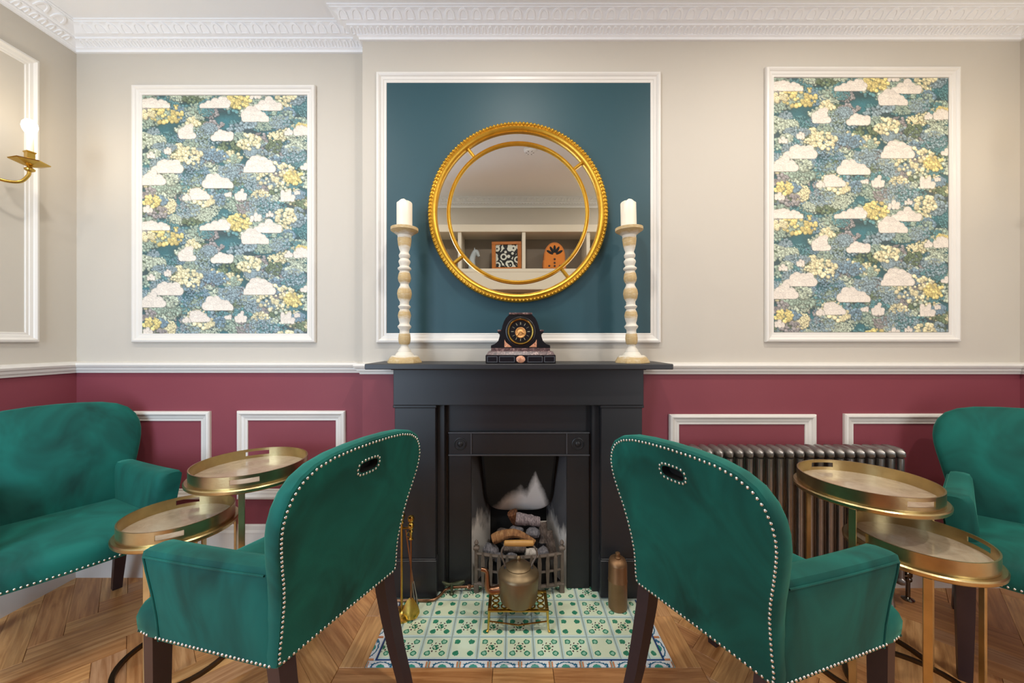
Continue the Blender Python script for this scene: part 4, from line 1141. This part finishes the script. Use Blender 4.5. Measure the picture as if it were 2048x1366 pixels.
# ------------------------------------------------------------------ nesting tray tables
def tray_top_mat():
    t = NT('mottled_parchment_tray'); c = t.coord(); nz = t.noise(c, 16, 6, .65, 1.0); n2 = t.noise(c, 5, 3)
    col = t.ramp(nz, [(.3, srgb('#8f7c66')), (.5, srgb('#b8a68c')), (.7, srgb('#cbbda6'))])
    return t.set(Base_Color=t.mix(n2, col, srgb('#b3a189')), Roughness=.22, Coat_Weight=.4, Coat_Roughness=.08)
M_TRAY = tray_top_mat()
def tray_table(loc, R, zt, rz, label, tlabel, gap, legs):
    """round table with flat bar legs on an open floor ring; a gallery tray rests on it. R = tray radius, zt = tray rim height"""
    o = thing('side_table', label, 'side table', (loc[0], loc[1], 0), rz, 'brass nesting tables')
    RT = R + .014; th = zt - .047
    MB().lathe([(RT - .03, th - .016), (RT - .004, th - .018), (RT, th - .014), (RT + .001, th - .004), (RT - .003, th), (R - .04, th), (.0001, th)], 64).obj('table_rim', M_ABRASS, o, 35)
    a0, a1 = (math.radians(g) - rz for g in gap)
    arc = [(RT * .97 * math.cos(a0 + (a1 - a0) * i / 40), RT * .97 * math.sin(a0 + (a1 - a0) * i / 40), 0) for i in range(41)]
    secs = []
    for i, p in enumerate(arc):
        a = a0 + (a1 - a0) * i / 40; d = Vector((math.cos(a), math.sin(a), 0)); p = Vector(p)
        secs.append([p - d * .008, p + d * .008, p + d * .008 + Vector((0, 0, .012)), p - d * .008 + Vector((0, 0, .012))])
    MB().loft(secs).obj('floor_ring', plain('bronzed_ring', '#5a4a36', .35, .9, var=.3), o, 35)
    for a in legs:
        a = math.radians(a) - rz
        M = Matrix.Rotation(a, 4, 'Z')
        MB().cbox(RT * .97 - .004, RT * .97 + .004, -.0105, .0105, .010, th - .017, .0012, M).obj('leg', M_ABRASS, o)
    t = thing('gallery_tray', tlabel, 'tray', (loc[0], loc[1], th + .0005), rz, 'round brass trays')
    MB().lathe([(R - .002, 0), (R - .002, .003), (.0001, .003)], 56).obj('tray_base', M_TRAY, t)
    # gallery with two hand slots
    mb = MB(); NS = 72; hs = math.radians(13); hh = zt - th - .0005
    ro, ri = R, R - .0045
    def seg(b0, b1, z0, z1, n_):
        secs = []
        for i in range(n_ + 1):
            a = b0 + (b1 - b0) * i / n_; c_, s_ = math.cos(a), math.sin(a)
            secs.append([(ri * c_, ri * s_, z0), (ro * c_, ro * s_, z0), (ro * c_, ro * s_, z1), (ri * c_, ri * s_, z1)])
        mb.loft(secs)
    for k in range(2):
        cen = k * PI
        seg(cen + hs, cen + PI - hs, 0, hh, 30)
        seg(cen - hs, cen + hs, 0, hh * .34, 8); seg(cen - hs, cen + hs, hh * .74, hh, 8)
    mb.obj('gallery', M_ABRASS, t, 35)
    return o
tray_table((-1.117, 1.632), .212, .690, math.radians(-62), 'taller brass nesting table by the alcove wall panels', 'round brass gallery tray on the taller table by the alcove', (-64, 176), (-64, 56, 176))
tray_table((-1.275, 1.458), .173, .550, math.radians(-58), 'lower brass nesting table before the alcove corner chair', 'round brass gallery tray on the lower table before the alcove corner chair', (-76, 284), (-76, 20, 116))
tray_table((1.336, 1.440), .206, .690, math.radians(90), 'taller brass nesting table in front of the radiator', 'round brass gallery tray on the taller table in front of the radiator', (-10, 219), (-10, 104, 219))
tray_table((1.375, 1.290), .178, .550, math.radians(-12), 'lower brass nesting table tucked under the taller one by the radiator', 'round brass gallery tray on the lower table tucked under by the radiator', (-130, 230), (-130, -10, 110))

# ------------------------------------------------------------------ brass wall sconces
M_BULB = NT('lit_bulb'); M_BULB.set(Base_Color=(1, 1, 1), Emission_Color=(1, .93, .82, 1), Emission_Strength=9.0); M_BULB = M_BULB.m
M_SLEEVE = plain('cream_candle_sleeve', '#e9e0cb', .5)
def sconce(loc, rz, label):
    """local +y out of the wall, x along it"""
    o = thing('wall_sconce', label, 'wall light', loc, rz, 'brass candle sconces')
    m = Matrix.Rotation(-PI / 2, 4, 'X')
    MB().lathe([(.045, 0), (.048, .004), (.040, .010), (.022, .014), (.014, .03), (.016, .04), (.010, .046), (.0005, .05)], 24, m).obj('backplate', M_BRASS, o, 35)
    for sx in (-1, 1):
        P = curve_pts([(sx * .005, .035, -.01), (sx * .030, .055, -.055), (sx * .070, .090, -.088), (sx * .112, .125, -.085), (sx * .128, .145, -.052), (sx * .130, .150, -.028)], 6)
        arm = MB().tube(P, .0062, 10).obj('arm', M_BRASS, o, 45)
        MB().tube(curve_pts([(sx * .02, .05, -.035), (sx * .045, .072, -.030), (sx * .060, .082, -.018), (sx * .050, .078, -.010)], 5), .004, 8).obj('scroll', M_BRASS, arm, 45)
        T = Matrix.Translation((sx * .130, .150, 0))
        MB().lathe([(.006, -.034), (.016, -.028), (.017, -.022), (.008, -.015), (.007, -.010)], 14, T).obj('collar', M_BRASS, arm, 40)
        MB().lathe([(.010, -.012), (.024, -.006), (.058, .006), (.060, .010), (.020, .012), (.017, .016)], 6, T @ Matrix.Rotation(.3, 4, 'Z')).obj('drip_pan', M_BRASS, arm, 20)
        MB().lathe([(.021, .014), (.021, .020), (.017, .023), (.017, .046), (.021, .049), (.021, .053)], 4, T @ Matrix.Rotation(.5, 4, 'Z')).obj('socket_cup', M_BRASS, arm)
        MB().lathe([(.0125, .050), (.0118, .125)], 16, T).obj('candle_sleeve', M_SLEEVE, arm, 40)
        MB().lathe([(.009, .124), (.011, .130), (.021, .146), (.0245, .162), (.022, .178), (.013, .190), (.0005, .194)], 18, T).obj('bulb', M_BULB, arm, 60)
        d = bpy.data.lights.new('bulb_light', 'POINT'); d.energy = 1.0; d.color = (1, .78, .48); d.shadow_soft_size = .03
        lo = bpy.data.objects.new('bulb_light', d); COL.objects.link(lo); lo.parent = o; lo.location = (sx * .130, .185, .17)
sconce((XL + .001, 1.515, 1.968), -PI / 2, 'two armed brass candle sconce on the wall above the alcove corner chair')
sconce((XR - .001, 1.36, 1.968), PI / 2, 'two armed brass candle sconce on the wall above the chair past the radiator')

# ------------------------------------------------------------------ what the mirror shows: shelving on the rear wall, ceiling fittings
M_CREAMW = plain('cream_painted_shelving', '#d9d0bd', .45)
M_TAUPE = plain('taupe_shelf_back', '#8d8172', .6)
sv = thing('wall_shelving', 'cream painted open shelving unit high on the rear wall', 'shelving')
YS0, YS1 = YR + .001, YR + .30
for z0, z1, nm in ((1.915, 1.950, 'shelf'), (2.325, 2.40, 'top_rail'), (1.735, 1.760, 'bottom_board')):
    MB().cbox(-1.02, 1.45, YS0, YS1 + (.012 if nm == 'top_rail' else 0), z0, z1, .003).obj(nm, M_CREAMW, sv)
MB().box(-1.02, 1.45, YS1 - .02, YS1 - .002, 1.76, 1.915).obj('fascia', M_CREAMW, sv)
for x in (-1.002, -.539, .121, .785, 1.432): MB().cbox(x - .018, x + .018, YS0, YS1 - .001, 1.95, 2.325, .002).obj('divider', M_CREAMW, sv)
MB().box(-1.02, 1.45, YS0, YS0 + .012, 1.95, 2.325).obj('back_panel', M_TAUPE, sv)
def stone():
    t = NT('black_veined_marble'); c = t.coord(); nz = t.noise(c, 7, 6, .65, 2.5)
    return t.set(Base_Color=t.ramp(nz, [(.40, srgb('#14130f')), (.52, srgb('#3b352a')), (.58, srgb('#a59577')), (.62, srgb('#2b271f'))]), Roughness=.2)
tag(MB().cbox(-1.02, 1.45, YS0, YS0 + .02, 1.0, 1.734, .002).obj('splashback', stone()), 'black veined marble splashback under the open shelving', 'splashback')
# pattern picture
YI = YS1 - .08
fp = thing('framed_picture', 'black and white pattern in an orange wooden frame on the shelf', 'picture', (-.055, YI - .02, 1.951), 0.06)
fp.rotation_euler = (-.08, 0, .06)
MY = Matrix(((-1, 0, 0, 0), (0, 1, 0, 0), (0, 0, 1, 0), (0, 0, 0, 1)))
M_ORW = plain('orange_brown_wood', '#b36a26', .4, var=.25, vscale=14)
for a, b, c_, e in ((-.155, .155, 0, .03), (-.155, .155, .265, .295), (-.155, -.115, .03, .265), (.115, .155, .03, .265)):
    MB().cbox(a, b, -.02, .02, c_, e, .002).obj('frame_rail', M_ORW, fp)
def patt():
    t = NT('black_white_pattern'); v = t.n('ShaderNodeTexVoronoi', feature='DISTANCE_TO_EDGE'); t.put(v.inputs['Vector'], t.coord()); v.inputs['Scale'].default_value = 24
    n_ = t.n('ShaderNodeTexVoronoi'); t.put(n_.inputs['Vector'], t.coord()); n_.inputs['Scale'].default_value = 16
    f = t.math('GREATER_THAN', t.math('ABSOLUTE', t.math('SUBTRACT', t.math('FRACT', t.math('MULTIPLY', n_.outputs[0], 2.2)), .5)), .24)
    return t.set(Base_Color=t.mix(f, srgb('#0d0d0d'), srgb('#d5d8cc')), Roughness=.4)
MB().box(-.116, .116, -.008, .006, .029, .266).obj('print', patt(), fp)
# cathedral radio
ra = thing('table_radio', 'orange wooden arch topped table radio with fan grille on the shelf', 'radio', (.44, YI, 1.9505))
arch = [(-.118, 0), (.118, 0), (.118, .085), (.110, .092)] + [(.110 * math.cos(PI * i / 16), .13 + .145 * math.sin(PI * i / 16)) for i in range(17)] + [(-.110, .092), (-.118, .085)]
MB().prism(arch, -.07, .06).obj('cabinet', M_ORW, ra)
MB().prism([(x * .9, .008 + z * .93) for x, z in arch], .06, .064).obj('front_panel', plain('bright_orange_veneer', '#d07a26', .35, var=.1), ra)
for i in range(5):
    a = math.radians(30 + 30 * i); cx, cz = .056 * math.cos(a), .135 + .070 * math.sin(a)
    m = Matrix.Translation((cx, .064, cz)) @ Matrix.Rotation(-(a - PI / 2), 4, 'Y') @ Matrix.Diagonal((.014, .003, .040, 1))
    MB().sphere((0, 0, 0), 1, 12, 8, M=m).obj('grille_opening', M_DARKSLOT, ra, 60)
for x, z in ((0, .10), (0, .062), (0, .03), (-.055, .03), (.055, .03)):
    MB().lathe([(.010, 0), (.010, .006), (.007, .010), (.0005, .011)], 12, Matrix.Translation((x, .064, z)) @ Matrix.Rotation(-PI / 2, 4, 'X')).obj('knob', M_LEG, ra, 40)
# horse figurine
hf = thing('horse_figurine', 'pale blue grey horse head figurine on the shelf', 'figurine', (-.40, YI, 1.9505))
M_HORSE = plain('pale_blue_grey_ceramic', '#a9b3b8', .4, var=.08)
MB().tube(curve_pts([(-.015, 0, .0), (-.02, 0, .05), (-.018, 0, .11), (.0, 0, .165), (.02, 0, .188), (.040, 0, .165), (.054, 0, .140)], 4),
          [.046, .045, .042, .040, .038, .036, .034, .032, .031, .030, .029, .028, .028, .028, .028, .028, .028, .028, .026, .024, .021, .018, .016, .014, .012], 14).obj('head_and_neck', M_HORSE, hf, 60)
for sy in (-1, 1): MB().lathe([(.008, 0), (.007, .012), (.0005, .034)], 8, Matrix.Translation((.008, sy * .014, .200))).obj('ear', M_HORSE, hf, 50)
# ceiling fittings: all downlights but the centre one are added, unseen fill
for dx, dy in DOWNLIGHTS:
    where = {(-1.25, 1.00): 'over the alcove tables', (0.03, 1.00): 'before the chimney breast', (1.35, 1.00): 'over the radiator tables', (-1.45, .10): 'at the rear on the alcove side', (1.6, .10): 'at the rear on the radiator side'}[(dx, dy)]
    dl = thing('downlight', 'round white recessed ceiling downlight ' + where, 'ceiling light', (dx, dy, ZC))
    MB().lathe([(.057, -.0005), (.072, -.0005), (.070, -.006), (.060, -.008), (.057, -.004)], 28, caps=False).obj('trim_ring', M_PLASTER, dl, 40)
    MB().lathe([(.0565, -.0008), (.0565, -.002), (.0001, -.0022)], 24, caps=False).obj('lens', plain('frosted_lens', '#f4f0e6', .4, Emission_Color=(1, .92, .8, 1), Emission_Strength=2.0), dl)
sm = thing('smoke_detector', 'white round smoke detector on the ceiling', 'smoke detector', (.146, .62, ZC))
MB().lathe([(.050, 0), (.050, -.012), (.044, -.024), (.030, -.030), (.0005, -.031)], 28).obj('housing', M_PLASTER, sm, 40)
for i in range(6):
    a = 2 * PI * i / 6
    MB().cbox(.020, .034, -.002, .002, -.0315, -.027, .0005, Matrix.Rotation(a, 4, 'Z')).obj('vent_slot', M_DARKSLOT, sm)
